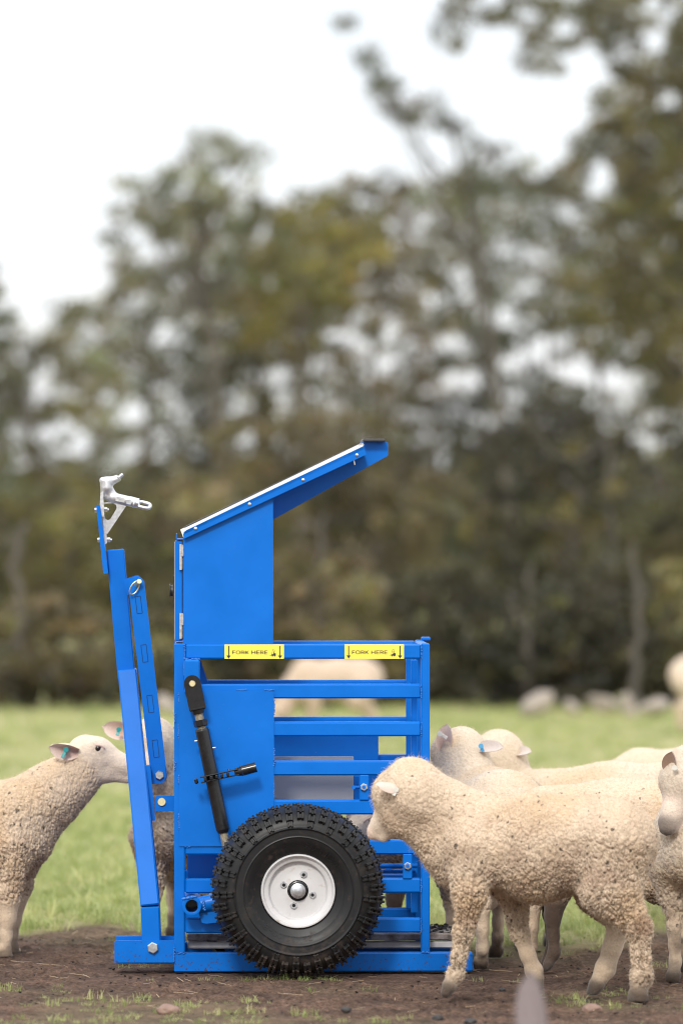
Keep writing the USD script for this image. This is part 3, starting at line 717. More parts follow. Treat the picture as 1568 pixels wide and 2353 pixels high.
# skids, posts, rails on both sides
for y0 in (NY, FY - T):
    span('skid', rbox(((xl + X(1086)) / 2, y0 + T / 2, z_skid / 2 + 0.001), (X(1086) - xl, T, z_skid), 0.004), 'blue_paint_muddy', smooth=25)
    span('post', rbox((X(412.5), y0 + T / 2, (z_skid + z_top) / 2), (X(425) - xl, T, z_top - z_skid), 0.004), B, smooth=25)
    span('post', rbox((X(977), y0 + T / 2, (z_skid + z_top) / 2), (xr - X(967), T, z_top - z_skid), 0.004), 'blue_paint_muddy', smooth=25)
    for k, (t, b_) in enumerate(((1480, 1514), (1572, 1605), (1659, 1692), (1748, 1782), (1838.5, 1872), (1930, 1964), (2019, 2052.5), (2110, 2144))):
        if y0 > 0 and k in (4, 5):
            continue
        in_ = 0.0015 if k else 0.0
        span('rail', rbox(((X(424.9) + X(967.1)) / 2, y0 + T / 2, (Zz(t) + Zz(b_)) / 2), (X(967.1) - X(424.9), T - 2 * in_, Zz(t) - Zz(b_)), 0.005), 'blue_paint_muddy' if k == 7 else B, smooth=25)
# end cross members between the two sides, top right lug
for px in (412.5, 977):
    for t, b_ in ((1480, 1510), (2165, 2190)):
        if px == 977 and t == 2165:
            continue
        span('cross_member', rbox((X(px), 0, (Zz(t) + Zz(b_)) / 2), (0.03, 2 * FY - 2 * T, Zz(t) - Zz(b_)), 0.004), B, smooth=25)
span('post_cap', rbox((X(977, FY), FY - T / 2, z_top + 0.004), (0.030, 0.045, 0.012), 0.004), B, smooth=25)
# inner posts of the sliding gate at the right end
span('gate_post', rbox((X(958), -0.02, (Zz(1520) + Zz(2110)) / 2), (0.022, 0.03, Zz(1520) - Zz(2110)), 0.003), B, smooth=25)
span('gate_post', rbox((X(952), 0.175, (Zz(1520) + Zz(2110)) / 2), (0.022, 0.03, Zz(1520) - Zz(2110)), 0.003), B, smooth=25)
# side panel behind the jack
pw = poly([(410, 1586), (622, 1586), (629, 1592), (629, 1850), (600, 1944), (412, 1944)])
span('side_panel', prism(pw, NY - 0.004, NY - 0.0005), 'blue_paint_worn')
# inner panels
span('inner_panel', plate(600, 1684, 869, 1842, 0.165, 0.17), 'blue_paint_worn')
span('grey_panel', plate(560, 1738, 812, 1842, 0.02, 0.026), 'grey_sheet')
span('lower_inner_panel', plate(430, 1945, 640, 2030, -0.10, -0.095), B)
span('gusset', prism(poly([(452, 1517), (461, 1517), (479, 1572), (452, 1572)], 0.0), -0.02, 0.0), B)
span('inner_strip', plate(812, 1782, 826, 1842, 0.03, 0.06), B)
# deck
span('deck', rbox(((X(430) + X(1052)) / 2, 0, 0.108), (X(1052) - X(430), 0.37, 0.022), 0.004), 'dirty_deck', smooth=25)
span('deck_beam', rbox(((X(430) + X(1046)) / 2, -0.165, 0.082), (X(1046) - X(430), 0.03, 0.022), 0.004), 'deck_grey', smooth=25)
span('deck_beam', rbox(((X(430) + X(1046)) / 2, 0.165, 0.082), (X(1046) - X(430), 0.03, 0.022), 0.004), 'deck_grey', smooth=25)
cr = np.random.default_rng(3)
span('muck', cat([moved(crumb(cr, 8).apply_scale(s), (cr.uniform(X(900), X(1050)), cr.uniform(-0.16, 0.17), 0.119 + s * 0.3)) for s in cr.uniform(0.003, 0.012, 160)]), 'dung', kind='stuff')
# latch plates with nuts, latch rods
def latch(px0, px1, py0, py1, npx, npy, rpx=None):
    span('latch_plate', plate(px0, py0, px1, py1, NY - 0.002, NY + 0.006), B, smooth=25)
    if npx:
        p = numbered(crate, 'latch_nut')
        usdkit.mesh(stage, p, hexnut(Q(npx, npy, NY - 0.002), (0, -1, 0), 0.0125, 0.010), '/World/Looks/zinc')
        usdkit.mesh(stage, p + '/bolt_end', rod(Q(npx, npy, NY - 0.01), Q(npx, npy, NY - 0.0165), 0.0062, 0.0055, 12), '/World/Looks/blue_paint')
latch(825.5, 847, 1781, 1839, 835.5, 1808.5)
latch(874.5, 896, 1872, 1931, None, None)
latch(925, 946.5, 1963, 2020, 936, 1990)
span('latch_rod', rod(Q(810, 1809, NY + 0.02), Q(960, 1812, NY + 0.02), 0.0055), B, smooth=40)
span('latch_rod', rod(Q(812, 1809, NY - 0.012), Q(812, 1809, NY + 0.03), 0.0065), B, smooth=40)
span('latch_rod', rod(Q(700, 1990, -0.08), Q(958, 1990, -0.08), 0.0075), B, smooth=40)
span('latch_rod', rod(Q(700, 2002, -0.05), Q(954, 2002, -0.05), 0.006), B, smooth=40)
span('latch_rod', rod(Q(700, 2014, 0.10), Q(950, 2014, 0.10), 0.008), B, smooth=40)
span('gate_stop', cat([plate(882, 1998, 905, 2006, -0.06, -0.035), plate(885, 1990, 900, 1999, -0.05, -0.04)]), B)
# weld beads at the joints
def weld(p0, p1, r=0.0026, n=None, gap=0.0):
    p0, p1 = np.asarray(p0, float), np.asarray(p1, float)
    n = n or max(3, int(np.linalg.norm(p1 - p0) / 0.0028))
    ms = []
    for t in np.linspace(0, 1, n):
        m = trimesh.creation.icosphere(1, r * cr.uniform(0.75, 1.2)); m.apply_translation(p0 + (p1 - p0) * t + cr.normal(size=3) * 0.0008); ms.append(m)
    span('weld_bead', cat(ms), 'weld_paint', smooth=True)
for (a, b_, y) in (((410, 1590), (410, 1612), -0.252), ((410, 1664), (410, 1700), -0.252), ((411, 1780), (411, 1800), -0.252), ((411, 1870), (411, 1905), -0.252),
                   ((545, 1585), (565, 1585), -0.253), ((608, 1585), (627, 1585), -0.253), ((629, 1608), (629, 1640), -0.252), ((629, 1720), (629, 1760), -0.252), ((629, 1800), (629, 1830), -0.252),
                   ((424, 1514), (458, 1514), -0.272), ((423, 1520), (423, 1550), -0.262), ((424, 1945), (436, 1946), -0.251), ((967, 1574), (967, 1603), -0.2505), ((967, 1661), (967, 1690), -0.2505),
                   ((967, 2112), (967, 2142), -0.2505), ((967, 2021), (967, 2050), -0.2505), ((968, 2189), (986, 2189), -0.2505), ((402, 2190), (424, 2190), -0.2505), ((968, 1482), (968, 1512), -0.2505),
                   ((424, 1482), (424, 1512), -0.2505), ((402, 1640), (402, 1660), -0.2505), ((402, 1750), (402, 1768), -0.2505), ((400, 2178), (400, 2208), -0.25)):
    weld(Q(*a, y), Q(*b_, y))
# stickers
def sticker(px0, px1, tx0, tx1, ax0, ax1, ix):
    n = numbered(crate, 'fork_sticker')
    usdkit.mesh(stage, n, plate(px0, 1480.4, px1, 1513.6, NY - 0.0012, NY - 0.0002, 0.0001), '/World/Looks/yellow_sticker')
    tag(stage.GetPrimAtPath(n), label='yellow sticker reading FORK HERE with two arrows and a forklift')
    yt = NY - 0.0016
    t = meshkit.text_mesh('FORK HERE', 0.0118, 0.0005, bold=True)
    v = np.array(t.vertices); v[:, 0] -= v[:, 0].min(); v[:, 0] *= (X(tx1) - X(tx0)) / v[:, 0].max()
    v = np.stack([v[:, 0] + X(tx0), NY - 0.0012 - v[:, 2], v[:, 1] + Zz(1502.8)], 1)
    usdkit.mesh(stage, n + '/lettering', trimesh.Trimesh(v, t.faces, process=False), '/World/Looks/ink')
    for k, ax in enumerate((ax0, ax1)):
        arrow = sg.Polygon(poly([(ax - 1.3, 1483.5), (ax + 1.3, 1483.5), (ax + 1.3, 1505.5), (ax + 5.3, 1505.5), (ax, 1513), (ax - 5.3, 1505.5), (ax - 1.3, 1505.5)]))
        usdkit.mesh(stage, n + '/arrow' + ('_001' if k else ''), prism(arrow, yt, NY - 0.0012), '/World/Looks/ink')
    S = lambda pts: prism(poly([(ix + a, 1506.5 - b_) for a, b_ in pts]), yt, NY - 0.0012)
    ic = [S([(4, 0.5), (14, 0.5), (14, 6), (8.5, 6), (7, 3.8), (4, 3)]), S([(8.4, 6), (9.6, 6), (9.6, 10.5), (8.4, 10.5)]), S([(3.2, 2), (4.2, 2), (7.6, 15), (6.6, 15)]), S([(9.8, 6), (10.6, 6), (11.6, 13.5), (10.8, 13.5)]),
          S([(6.6, 13.6), (11.6, 13.0), (11.6, 13.8), (6.6, 14.4)]), S([(-1, 0.4), (2.2, -0.8), (4, 2.4), (3.2, 2.8), (1.9, 0.2), (-1, 1.1)])]
    for wx in (6.0, 11.3):
        c = Q(ix + wx, 1506.3); ic.append(prism(sg.Point(c[0], c[2]).buffer(0.0027, 12), yt - 0.0002, NY - 0.0012))
    usdkit.mesh(stage, n + '/forklift_symbol', cat(ic), '/World/Looks/ink')
sticker(515.5, 651.8, 533, 614.5, 525, 643, 619.5)
sticker(791, 927.5, 808, 889.5, 800.5, 918.5, 894.5)
# control cabinet
yn, yf = -0.243, 0.17
cab = node_part(crate, 'control_cabinet')
part(cab, 'cabinet_shell', prism(poly([(421, 1479.6), (627, 1479.6), (627, 1140), (421, 1236)], yn), yn, yf), 'blue_paint_worn')
part(cab, 'door', plate(402, 1242, 419.4, 1472, yn + 0.004, yf - 0.01, 0.003, yn), B, smooth=25)
part(cab, 'door_skin', plate(400, 1246, 402.2, 1470, yn + 0.008, yf - 0.015, 0.001, yn), 'grey_sheet')
for a, b_ in ((1251, 1308), (1409, 1466)):
    h = numbered(cab, 'hinge')
    usdkit.mesh(stage, h, cat([plate(412, a, 421.5, (a + b_) / 2 - 1, yn - 0.006, yn + 0.004, 0.002, yn), plate(412, (a + b_) / 2 + 1, 419, b_, yn - 0.006, yn + 0.004, 0.002, yn)]), '/World/Looks/stainless')
    usdkit.mesh(stage, h + '/hinge_pin', rod(Q(415, a - 1, yn - 0.004), Q(415, b_ + 1, yn - 0.004), 0.0045), '/World/Looks/stainless', smooth=40)
part(cab, 'door_knob', cat([rod(Q(398, 1357, -0.12), Q(391.5, 1357, -0.12), 0.020, 0.018, 24), rod(Q(391.5, 1357, -0.12), Q(389, 1357, -0.12), 0.024, 0.021, 24)]), 'black_plastic', smooth=40)
part(cab, 'knob_plate', plate(397.5, 1322, 400, 1395, -0.15, -0.09, 0.001, -0.12), 'black_plastic')
part(cab, 'drip_hook', cat([plate(405, 1237.5, 421, 1240, yn, yf, 0.0006, yn), plate(404.5, 1226, 406.5, 1239.5, yn, yf, 0.0006, yn)]), B)
# tilted roof with its solar panel, and the arm that carries it
roof = node_part(crate, 'solar_roof')
ro = NY - 0.012
part(roof, 'roof_sheet', prism(poly([(421, 1222), (833, 1026.5), (836, 1031), (424, 1226.5)], ro), ro, -ro), B)
for y0 in (ro, -ro - 0.003):
    part(roof, 'roof_flange', prism(poly([(421.5, 1238), (841, 1044), (834, 1025), (428, 1217.5), (420.5, 1226)], ro), y0, y0 + 0.003), B)
part(roof, 'roof_end', prism(poly([(838.5, 1045), (841, 1044), (833.5, 1024), (831, 1025)], ro), ro + 0.003, -ro - 0.003), B)
part(roof, 'panel_frame', prism(poly([(414.5, 1217.5), (421.5, 1236), (425.5, 1226), (429, 1217), (834, 1024.5), (832, 1019.2), (826, 1019.5)], ro), ro + 0.0004, -ro - 0.0004), 'white_trim')
part(roof, 'solar_glass', prism(poly([(424, 1212.3), (826, 1020.6), (825.5, 1018.8), (423.5, 1210.5)], ro), ro + 0.02, -ro - 0.02), 'solar_glass')
part(roof, 'corner_clip', prism(poly([(823, 1021), (833, 1016.5), (836, 1022), (834, 1023.5), (831.5, 1019.6), (824, 1023)], ro), ro - 0.001, ro + 0.03), 'stainless')
for (a, b_) in ((449, 1214), (573, 1158), (696, 1102), (819.5, 1045)):
    m = trimesh.creation.icosphere(2, 0.0058); m.apply_scale((1, 0.6, 1)); part(roof, 'roof_bolt', moved(m, Q(a, b_, ro - 0.001)), 'stainless', smooth=True)
part(roof, 'bolt_tail', rod(Q(812, 1058, -0.2), Q(814, 1068, -0.2), 0.003), 'stainless')
part(crate, 'roof_arm', prism(poly([(620, 1197.5), (628, 1193), (889, 1047.5), (891, 1045), (891, 1017), (889.5, 1015.5), (831, 1015.5), (829, 1017), (829, 1041), (812, 1049), (620, 1138)], -0.085), -0.085, 0.085), B)
part(crate, 'aerial_cap', cat([rbox(Q(859.5, 1011.2, -0.135) + [0, 0.13, 0], (0.0735, 0.24, 0.0115), 0.004)]), 'black_plastic', smooth=30)
# screw jack
jack = node_part(crate, 'screw_jack')
jy = NY - 0.052
jt, jb = Q(441.6, 1570.5, jy), Q(521, 1950, jy)
ju = (jb - jt) / np.linalg.norm(jb - jt)
def J(px_along): return jt + ju * px_along / 700.0
part(crate, 'jack_mount', rbox((Q(441, 1546)[0], NY - 0.014, (Zz(1515) + Zz(1592)) / 2), (0.050, 0.036, Zz(1515) - Zz(1592)), 0.005), B, smooth=25)
F_ = frame(ju, (0, 1, 0))
def slab(y, pts, thick):
    pg = sg.Polygon(pts).buffer(-0.003).buffer(0.003, 4)
    m = trimesh.creation.extrude_polygon(pg, thick, engine='earcut')
    v = np.array(m.vertices)
    w = jt + np.outer(v[:, 0], F_[:, 0]) + np.outer(v[:, 1], ju); w[:, 1] = y + v[:, 2]
    mm = trimesh.Trimesh(w, m.faces, process=False); mm.fix_normals(); return mm
cl = [(-0.027, 0.0)] + [(0.027 * math.sin(a), -0.027 * math.cos(a)) for a in np.linspace(-1.5, 1.5, 14)] + [(0.027, 0.0), (0.027, 0.083), (-0.027, 0.083)]
part(jack, 'clevis', cat([slab(jy - 0.022, cl, 0.007), slab(jy + 0.016, cl, 0.007), bar(jt + ju * 0.076, jt + ju * 0.086, 0.054, 0.045), rod(jt + ju * 0.086, jt + ju * 0.098, 0.021, 0.019)]), 'black_paint', smooth=30)
part(jack, 'clevis_pin', cat([rod(Q(441.6, 1570.5, jy - 0.02), Q(441.6, 1570.5, jy - 0.027), 0.0118, 0.009, 20), rod(Q(441.6, 1570.5, jy - 0.02), Q(441.6, 1570.5, NY), 0.010)]), 'gold_zinc', smooth=40)
def thread(a, b_, r):
    n = int(np.linalg.norm(b_ - a) / 0.0036)
    ts = np.linspace(0, 1, 2 * n + 1)
    return tube([a + (b_ - a) * t for t in ts], [r if k % 2 else r * 0.87 for k in range(2 * n + 1)], 18)
part(jack, 'threaded_rod', thread(jt + ju * 0.094, J(110), 0.0145), 'thread_steel', smooth=20)
part(jack, 'threaded_rod', thread(J(335), J(400), 0.0145), 'thread_steel', smooth=20)
part(jack, 'lock_nut', hexnut(J(83), ju, 0.0225, 0.022), 'black_paint')
part(jack, 'barrel', cat([rod(J(103), J(108), 0.0205, 0.0222, 28), rod(J(108), J(334), 0.0222, 0.0222, 28), rod(J(334), J(342), 0.0222, 0.017, 28)]), 'black_paint', smooth=40)
for a, s in ((128, 1), (151, -1)):
    part(jack, 'grease_nipple', cat([rod(J(a) + F_[:, 0] * s * 0.02, J(a) + F_[:, 0] * s * 0.029, 0.0035, 0.003, 10), rod(J(a) + F_[:, 0] * s * 0.029, J(a) + F_[:, 0] * s * 0.032, 0.0042, 0.002, 10)]), 'zinc', smooth=40)
h0, h1, h2 = Q(452, 1794, jy - 0.026), Q(548, 1773, jy - 0.026), Q(588, 1762, jy - 0.026)
hu = (h2 - h0) / np.linalg.norm(h2 - h0); hv = np.array([-hu[2], 0, hu[0]])
hnd = [bar(h0 + hv * s * 0.0085 + hu * 0.012, h1 + hv * s * 0.0085, 0.004, 0.030) for s in (-1, 1)] + [bar(h0 + hv * 0.009 - hu * 0.002, h0 - hv * 0.009 - hu * 0.002, 0.012, 0.024)]
part(jack, 'ratchet_handle', cat(hnd), 'black_paint', smooth=30)
part(jack, 'handle_socket', cat([rod(h1 - hu * 0.014, h1 + hu * 0.012, 0.010, 0.0165, 20), rod(h1 + hu * 0.012, h2, 0.0165, 0.0165, 20)]), 'black_paint', smooth=40)
for k, t in enumerate((0.20, 0.34, 0.47, 0.60, 0.74)):
    part(jack, 'ratchet_tooth', rbox(h0 + (h1 - h0) * t + [0, -0.004, 0], (0.009, 0.03, 0.012), 0.002), 'black_paint')
for t in (0.55, 0.68, 0.75):
    part(jack, 'rivet', rod(h0 + (h2 - h0) * t + hv * 0.010, h0 + (h2 - h0) * t + hv * 0.0145, 0.005, 0.003, 10), 'black_paint', smooth=40)
# wheel
wheel = node_part(crate, 'wheel')
WC = Q(683, 2043, -0.40)
wy0, wy1 = -0.525, -0.285
WC[1] = (wy0 + wy1) / 2
half = (wy1 - wy0) / 2
SC = (DIST + BASE[1] + wy0) / 714.0 / 18.3 * (18.3 / (DIST + BASE[1] + NY)) * (18.3)  # metres per photo pixel at the near sidewall
SC = (DIST + BASE[1] + wy0) / FPX
R_OUT = 193 * SC
r_mid, r_half = 0.190, R_OUT - 0.190
def prof(t):
    """tyre section: t = 180 deg outer face (towards the road), 90 deg tread"""
    c, s = math.cos(t), math.sin(t)
    e = 2 / 2.55
    return r_mid + r_half * math.copysign(abs(s) ** e, s), half * math.copysign(abs(c) ** e, c)
ts = np.radians(np.linspace(212, -40, 170))
ry = wy0 + 0.030 - WC[1]
pr = np.array([(0.112, ry + 0.05), (0.1150, ry + 0.012), (0.1185, ry - 0.002), (0.1235, ry - 0.0075)] + [prof(t) for t in ts] + [(0.12, -ry)])
rr_ = np.array([r for r, _ in pr])
ridge = np.zeros(len(pr))
for rc, hgt, wd in ((0.2015, 0.0050, 0.0030), (0.174, 0.0022, 0.0015), (0.135, 0.003, 0.003)):
    ridge += hgt * np.exp(-((rr_ - rc) / wd) ** 2) * (pr[:, 1] < 0)
pr2 = pr.copy(); pr2[:, 1] -= ridge
part(wheel, 'tyre', moved(revolve_y(pr2, 128), WC), 'tyre_rubber', smooth=35)
NL = 42
def lug(ang, t, lr, lt, h, half_slot=True):
    r, y = prof(t)
    r2, y2 = prof(t + 0.02)
    tang = np.array([r2 - r, y2 - y]); tang /= np.linalg.norm(tang)
    nrm = np.array([-tang[1], tang[0]])
    if nrm @ np.array([r - r_mid, y]) < 0:
        nrm = -nrm
    er = np.array([math.cos(ang), 0, math.sin(ang)]); et = np.array([-er[2], 0, er[0]]); ey = np.array([0, 1.0, 0])
    along = er * tang[0] + ey * tang[1]; out = er * nrm[0] + ey * nrm[1]
    c = er * r + ey * y + out * (h / 2 - 0.002)
    Rm = np.stack([et, along, out], 1)
    ms = []
    for s in (-1, 1):
        ms.append(rbox(c + et * s * lt * 0.33, (lt * 0.34, lr, h), 0.0012, Rm))
    ms.append(rbox(c - out * h * 0.14, (lt * 0.5, lr * 0.72, h * 0.72), 0.0012, Rm))
    return moved(cat(ms), WC)
hid = []
for k in range(NL):
    a = 2 * np.pi * (k + 0.3) / NL
    odd = k % 2
    rows = [(math.radians(117 + 3 * odd), 0.0235, 0.0215, 0.020), (math.radians(133 + 3 * odd), 0.0235, 0.0215, 0.018), (math.radians(149 + 4 * odd), 0.0235, 0.0215, 0.015)]
    if odd:
        rows.append((math.radians(165), 0.022, 0.0180, 0.008))
    for t, lr, lt, h in rows:
        part(wheel, 'tread_lug', lug(a, t, lr, lt, h), 'tyre_rubber')
    for t in (101, 82, 64, 46):
        hid.append(lug(a + (0.06 if t in (82, 46) else 0), math.radians(t), 0.021, 0.0165, 0.010))
part(wheel, 'tread_lugs_of_crown', cat(hid), 'tyre_rubber', kind='stuff')
rim = np.array([(0.1075, 0.02), (0.1085, -0.020), (0.1125, -0.024), (0.1165, -0.023), (0.1165, -0.017), (0.1150, -0.0165), (0.1175, -0.016), (0.1175, -0.018)])
rim_p = [(0.118, 0.016), (0.1185, -0.004), (0.1165, -0.009), (0.1130, -0.0095), (0.1105, -0.006), (0.1070, 0.004), (0.0985, 0.006), (0.0945, 0.0085), (0.0915, 0.022), (0.088, 0.026), (0.060, 0.0265), (0.040, 0.023), (0.0335, 0.0225), (0.0335, 0.05)]
part(wheel, 'rim', moved(revolve_y([(r, y + ry) for r, y in rim_p[::-1]], 96), WC), 'rim_paint', smooth=30)
hub_c = WC + [0, ry, 0]
part(wheel, 'hub', moved(revolve_y([(0.0, 0.014), (0.0262, 0.014), (0.031, 0.017), (0.0325, 0.024), (0.0325, 0.06)], 48), hub_c), 'black_paint', smooth=40)
part(wheel, 'hub_cap', moved(revolve_y([(0.0, -0.004), (0.014, -0.0035), (0.019, -0.001), (0.0205, 0.003), (0.0235, 0.004), (0.0245, 0.008), (0.0245, 0.03)], 48), hub_c), 'zinc', smooth=30)
for (dx, dy) in ((13, -36.5), (-32.5, -13), (33.5, 10), (-9.5, 34)):
    c = WC + [dx * SC, 0, -dy * SC]; c[1] = hub_c[1] + 0.0265
    part(wheel, 'lug_nut', cat([rod(c + [0, 0.002, 0], c + [0, -0.0015, 0], 0.0125, 0.0125, 18), hexnut(c, (0, -1, 0), 0.0105, 0.0085)]), 'zinc')
    part(wheel, 'stud_end', rod(c, c + [0, -0.0088, 0], 0.0056, 0.0056, 14), 'black_paint')
def ring_text(txt, mid_deg, r, hgt):
    t = meshkit.text_mesh(txt, hgt, 0.0016, bold=True)
    v = np.array(t.vertices); v[:, 0] -= (v[:, 0].max() + v[:, 0].min()) / 2; v[:, 0] *= 1.25
    a = math.radians(mid_deg) - v[:, 0] / r
    rad = r + v[:, 1] - hgt / 2
    fy = np.interp(rad, prr, pry)
    return moved(trimesh.Trimesh(np.stack([rad * np.cos(a), fy - v[:, 2] + 0.0003, rad * np.sin(a)], 1), t.faces[:, ::1], process=False), WC)
_o = np.argsort(pr2[3:26, 0]); prr, pry = pr2[3:26, 0][_o], pr2[3:26, 1][_o]
for txt, deg, r, hg in (('WANDA', 58, 0.146, 0.021), ('22X11.00-8', 256, 0.152, 0.016)):
    part(wheel, 'raised_lettering', ring_text(txt, deg, r, hg), 'tyre_rubber')
# axle arm, pipe end, hose
def pipe(c, r_o, r_i, y0, y1):
    m = revolve_y([(r_i, y1), (r_i, y0), (r_i + 0.0015, y0 - 0.001), (r_o - 0.0015, y0 - 0.001), (r_o, y0), (r_o, y1)], 40)
    return moved(m, (c[0], 0, c[2]))
pc = Q(440.6, 2080.6, -0.30)
part(crate, 'pivot_pipe', pipe(pc, 0.0305, 0.0205, -0.325, -0.02), B, smooth=35)
part(crate, 'pipe_core', rod((pc[0], -0.10, pc[2]), (pc[0], -0.02, pc[2]), 0.021), 'black_paint')
part(crate, 'wheel_arm', rod(pc + [0.02, 0.02, -0.0015], WC + [-0.02, 0.10, 0.005], 0.0275, 0.0275, 24), B, smooth=40)
part(crate, 'axle', rod((WC[0], wy1 - 0.10, WC[2]), (WC[0], -0.26, WC[2]), 0.022), B, smooth=40)
part(crate, 'arm_plate', prism(poly([(455, 2090), (560, 2080), (560, 2112), (474, 2122), (464, 2120), (459, 2108)], -0.29), -0.292, -0.284), B)
weld(Q(420, 2065, -0.325), Q(448, 2060, -0.325), 0.0045); weld(Q(466, 2068, -0.31), Q(469, 2090, -0.31), 0.0045)
part(crate, 'hose', cat([tube([Q(470 + o, 2120, 0.1), Q(476 + o, 2150, 0.05), Q(486 + o, 2174, 0.0), Q(505 + o, 2190, -0.05), Q(540 + o, 2198, -0.1), Q(640, 2200, -0.1)], 0.0085, 10) for o in (0, 12)]), 'black_paint', smooth=40)
# folded drawbar at the left end
yb = -0.245
part(crate, 'drawbar_bracket', cat([prism(sg.Polygon(poly([(266, 2160), (399.5, 2160), (399.5, 2211), (263, 2211), (263, 2164)], yb)), yb, yb + 0.008), plate(263, 2206, 399.5, 2211, yb + 0.008, yb + 0.12, 0.001, yb)]), 'blue_paint_muddy')
part(crate, 'drawbar_bracket', prism(sg.Polygon(poly([(268, 2144), (400, 2144), (400, 2206), (268, 2206)], 0.0)), -0.12, -0.112), 'blue_paint_muddy')
part(crate, 'drawbar_bolt', cat([hexnut(Q(351, 2177, yb), (0, -1, 0), 0.0185, 0.012), rod(Q(351, 2177, yb), Q(351, 2177, -0.1), 0.009)]), 'zinc')
part(crate, 'drawbar_bracket', prism(sg.Polygon(poly([(268, 2148), (400, 2148), (400, 2200), (268, 2200)], 0.2)), 0.16, 0.168), 'blue_paint_muddy')
A0, A1, A2 = Q(349, 2200, -0.215), Q(344.5, 2082, -0.215), Q(292, 1541, -0.035)
wA = 42 / 704.0
for s in (1, -1):
    f = np.array([1, s, 1.0])
    off = np.array([0, 0 if s == 1 else -0.001, 0])
    part(crate, 'drawbar_arm', bar(A0 * f + off, A1 * f + off, wA, 0.05), B, smooth=25)
    part(crate, 'drawbar_arm', bar(A1 * f + off, A2 * f + off, wA * 1.01, 0.055), B, smooth=25)
part(crate, 'weld_seam', bar(Q(318, 1996, -0.186), Q(351, 1994.5, -0.186), 0.003, 0.004), 'weld_paint')
C0, C1 = Q(291.5, 1560, 0.02), Q(264.8, 1262, 0.02)
part(crate, 'drawbar_tube', bar(C0, C1, 40.5 / 703.0, 0.055), B, smooth=25)
part(crate, 'slot_cover', bar(Q(346, 2112, -0.2105), Q(350, 2158, -0.2105), 0.013, 0.004), B)
part(crate, 'hitch_plate', prism(poly([(221.5, 1160), (230, 1160), (249, 1316), (240, 1318), (238, 1316)], 0.0), -0.045, 0.06), B)
stay0, stay1 = Q(313.5, 1343, -0.05), Q(365, 1780, -0.05)
su = (stay1 - stay0) / np.linalg.norm(stay1 - stay0); sv = np.array([-su[2], 0, su[0]])
def stay_poly(u0, u1, w, rnd):
    a = np.linspace(0, np.pi, 14)
    P0 = [stay0 + su * u0 - su * rnd * math.sin(t) * w + sv * math.cos(t) * w for t in a]
    P1 = [stay1 + su * u1 + su * rnd * math.sin(t) * w - sv * math.cos(t) * w for t in a]
    return sg.Polygon([(p[0], p[2]) for p in P0 + P1])
part(crate, 'stay', prism(stay_poly(0, 0, 0.0262, 1.0), -0.075, -0.045), B)
for a in (0.105, 0.36, 0.625, 0.86):
    c0 = stay0 + (stay1 - stay0) * (a - 0.045) - [0, 0.0255, 0]; c1 = stay0 + (stay1 - stay0) * (a + 0.045) - [0, 0.0255, 0]
    e = 0.0015
    part(crate, 'stay_slot', cat([bar(c0 + sv * o, c1 + sv * o, e, e) for o in (-0.0085, 0.0085)] + [bar(c - sv * 0.0085, c + sv * 0.0085, e, e) for c in (c0, c1)]), 'black_paint')
part(crate, 'stay_lug', prism(poly([(284, 1331), (312, 1322), (318, 1322), (332, 1335), (330, 1362), (292, 1366)], -0.04), -0.044, -0.034), B)
part(crate, 'stay_lug', prism(poly([(333, 1757), (372, 1757), (380, 1764), (382, 1785), (376, 1797), (366, 1801), (333, 1801)], -0.09), -0.085, -0.077), B)
part(crate, 'lug_plate', prism(poly([(330, 1757), (345, 1757), (357, 1884), (343, 1884)], -0.1), -0.13, -0.09), B)
part(crate, 'frame_lug', prism(poly([(360, 1826.5), (400, 1826.5), (400, 1862), (356, 1862), (356, 1832)], -0.10), -0.14, -0.128), B)
part(crate, 'stay_bolt', hexnut(Q(366, 1780.5, -0.085), (0, -1, 0), 0.0150, 0.010), 'zinc')
part(crate, 'frame_bolt', rod(Q(371.3, 1842, -0.14), Q(371.3, 1842, -0.146), 0.0135, 0.0125, 20), 'gold_zinc', smooth=30)
part(crate, 'lock_pin', rod(Q(314, 1344, -0.07), Q(320, 1335, -0.10), 0.009, 0.008, 14), 'gold_zinc', smooth=40)
rc = Q(309, 1350, -0.095)
rp = [rc + np.array([0.024 * math.cos(t) * 0.62 - 0.006 * math.sin(t), -0.010 * math.sin(t), 0.026 * math.cos(t) * 0.7 + 0.012 * math.sin(t)]) for t in np.linspace(0, 2 * np.pi, 25)]
part(crate, 'pin_ring', tube(rp, 0.0022, 8), 'gold_zinc', smooth=40)
# towing hitch cast in zinc
hitch = node_part(crate, 'towing_hitch')
def G(cx, cy, y=0.0): return Q((270 + cx / 8.2526) / 1.262, (1360 + cy / 8.2526) / 1.262, y)
def gp(pts): return sg.Polygon([(G(a, b_)[0], G(a, b_)[2]) for a, b_ in pts])
def hull(spheres):
    ms = []
    for c, r in spheres:
        m = trimesh.creation.icosphere(2, r); m.apply_translation(c); ms.append(np.array(m.vertices))
    return trimesh.convex.convex_hull(np.vstack(ms))
k_ = 1 / 7330.0
ua = (G(1110, 820) - G(470, 680)); ua /= np.linalg.norm(ua)
cup = []
for (p0, r0, p1, r1, yy) in (((230, 270), 70, (235, 640), 45, -0.014), ((230, 270), 70, (235, 640), 45, 0.014), ((235, 270), 85, (380, 300), 120, 0.0), ((330, 300), 115, (330, 440), 125, -0.008), ((330, 300), 115, (330, 440), 125, 0.008),
                             ((380, 310), 115, (545, 238), 92, 0.0), ((330, 440), 130, (470, 670), 122, 0.0), ((260, 640), 75, (480, 690), 120, 0.0), ((470, 680), 122, (850, 764), 118, 0.0)):
    cup.append((G(*p0, yy), G(*p1, yy), r0 * k_, r1 * k_, 0.006))
Fc, lo_ = blend_field(cup, 0.0022, 0.008)
vc, qc = surface_nets(Fc, lo_, 0.0022)
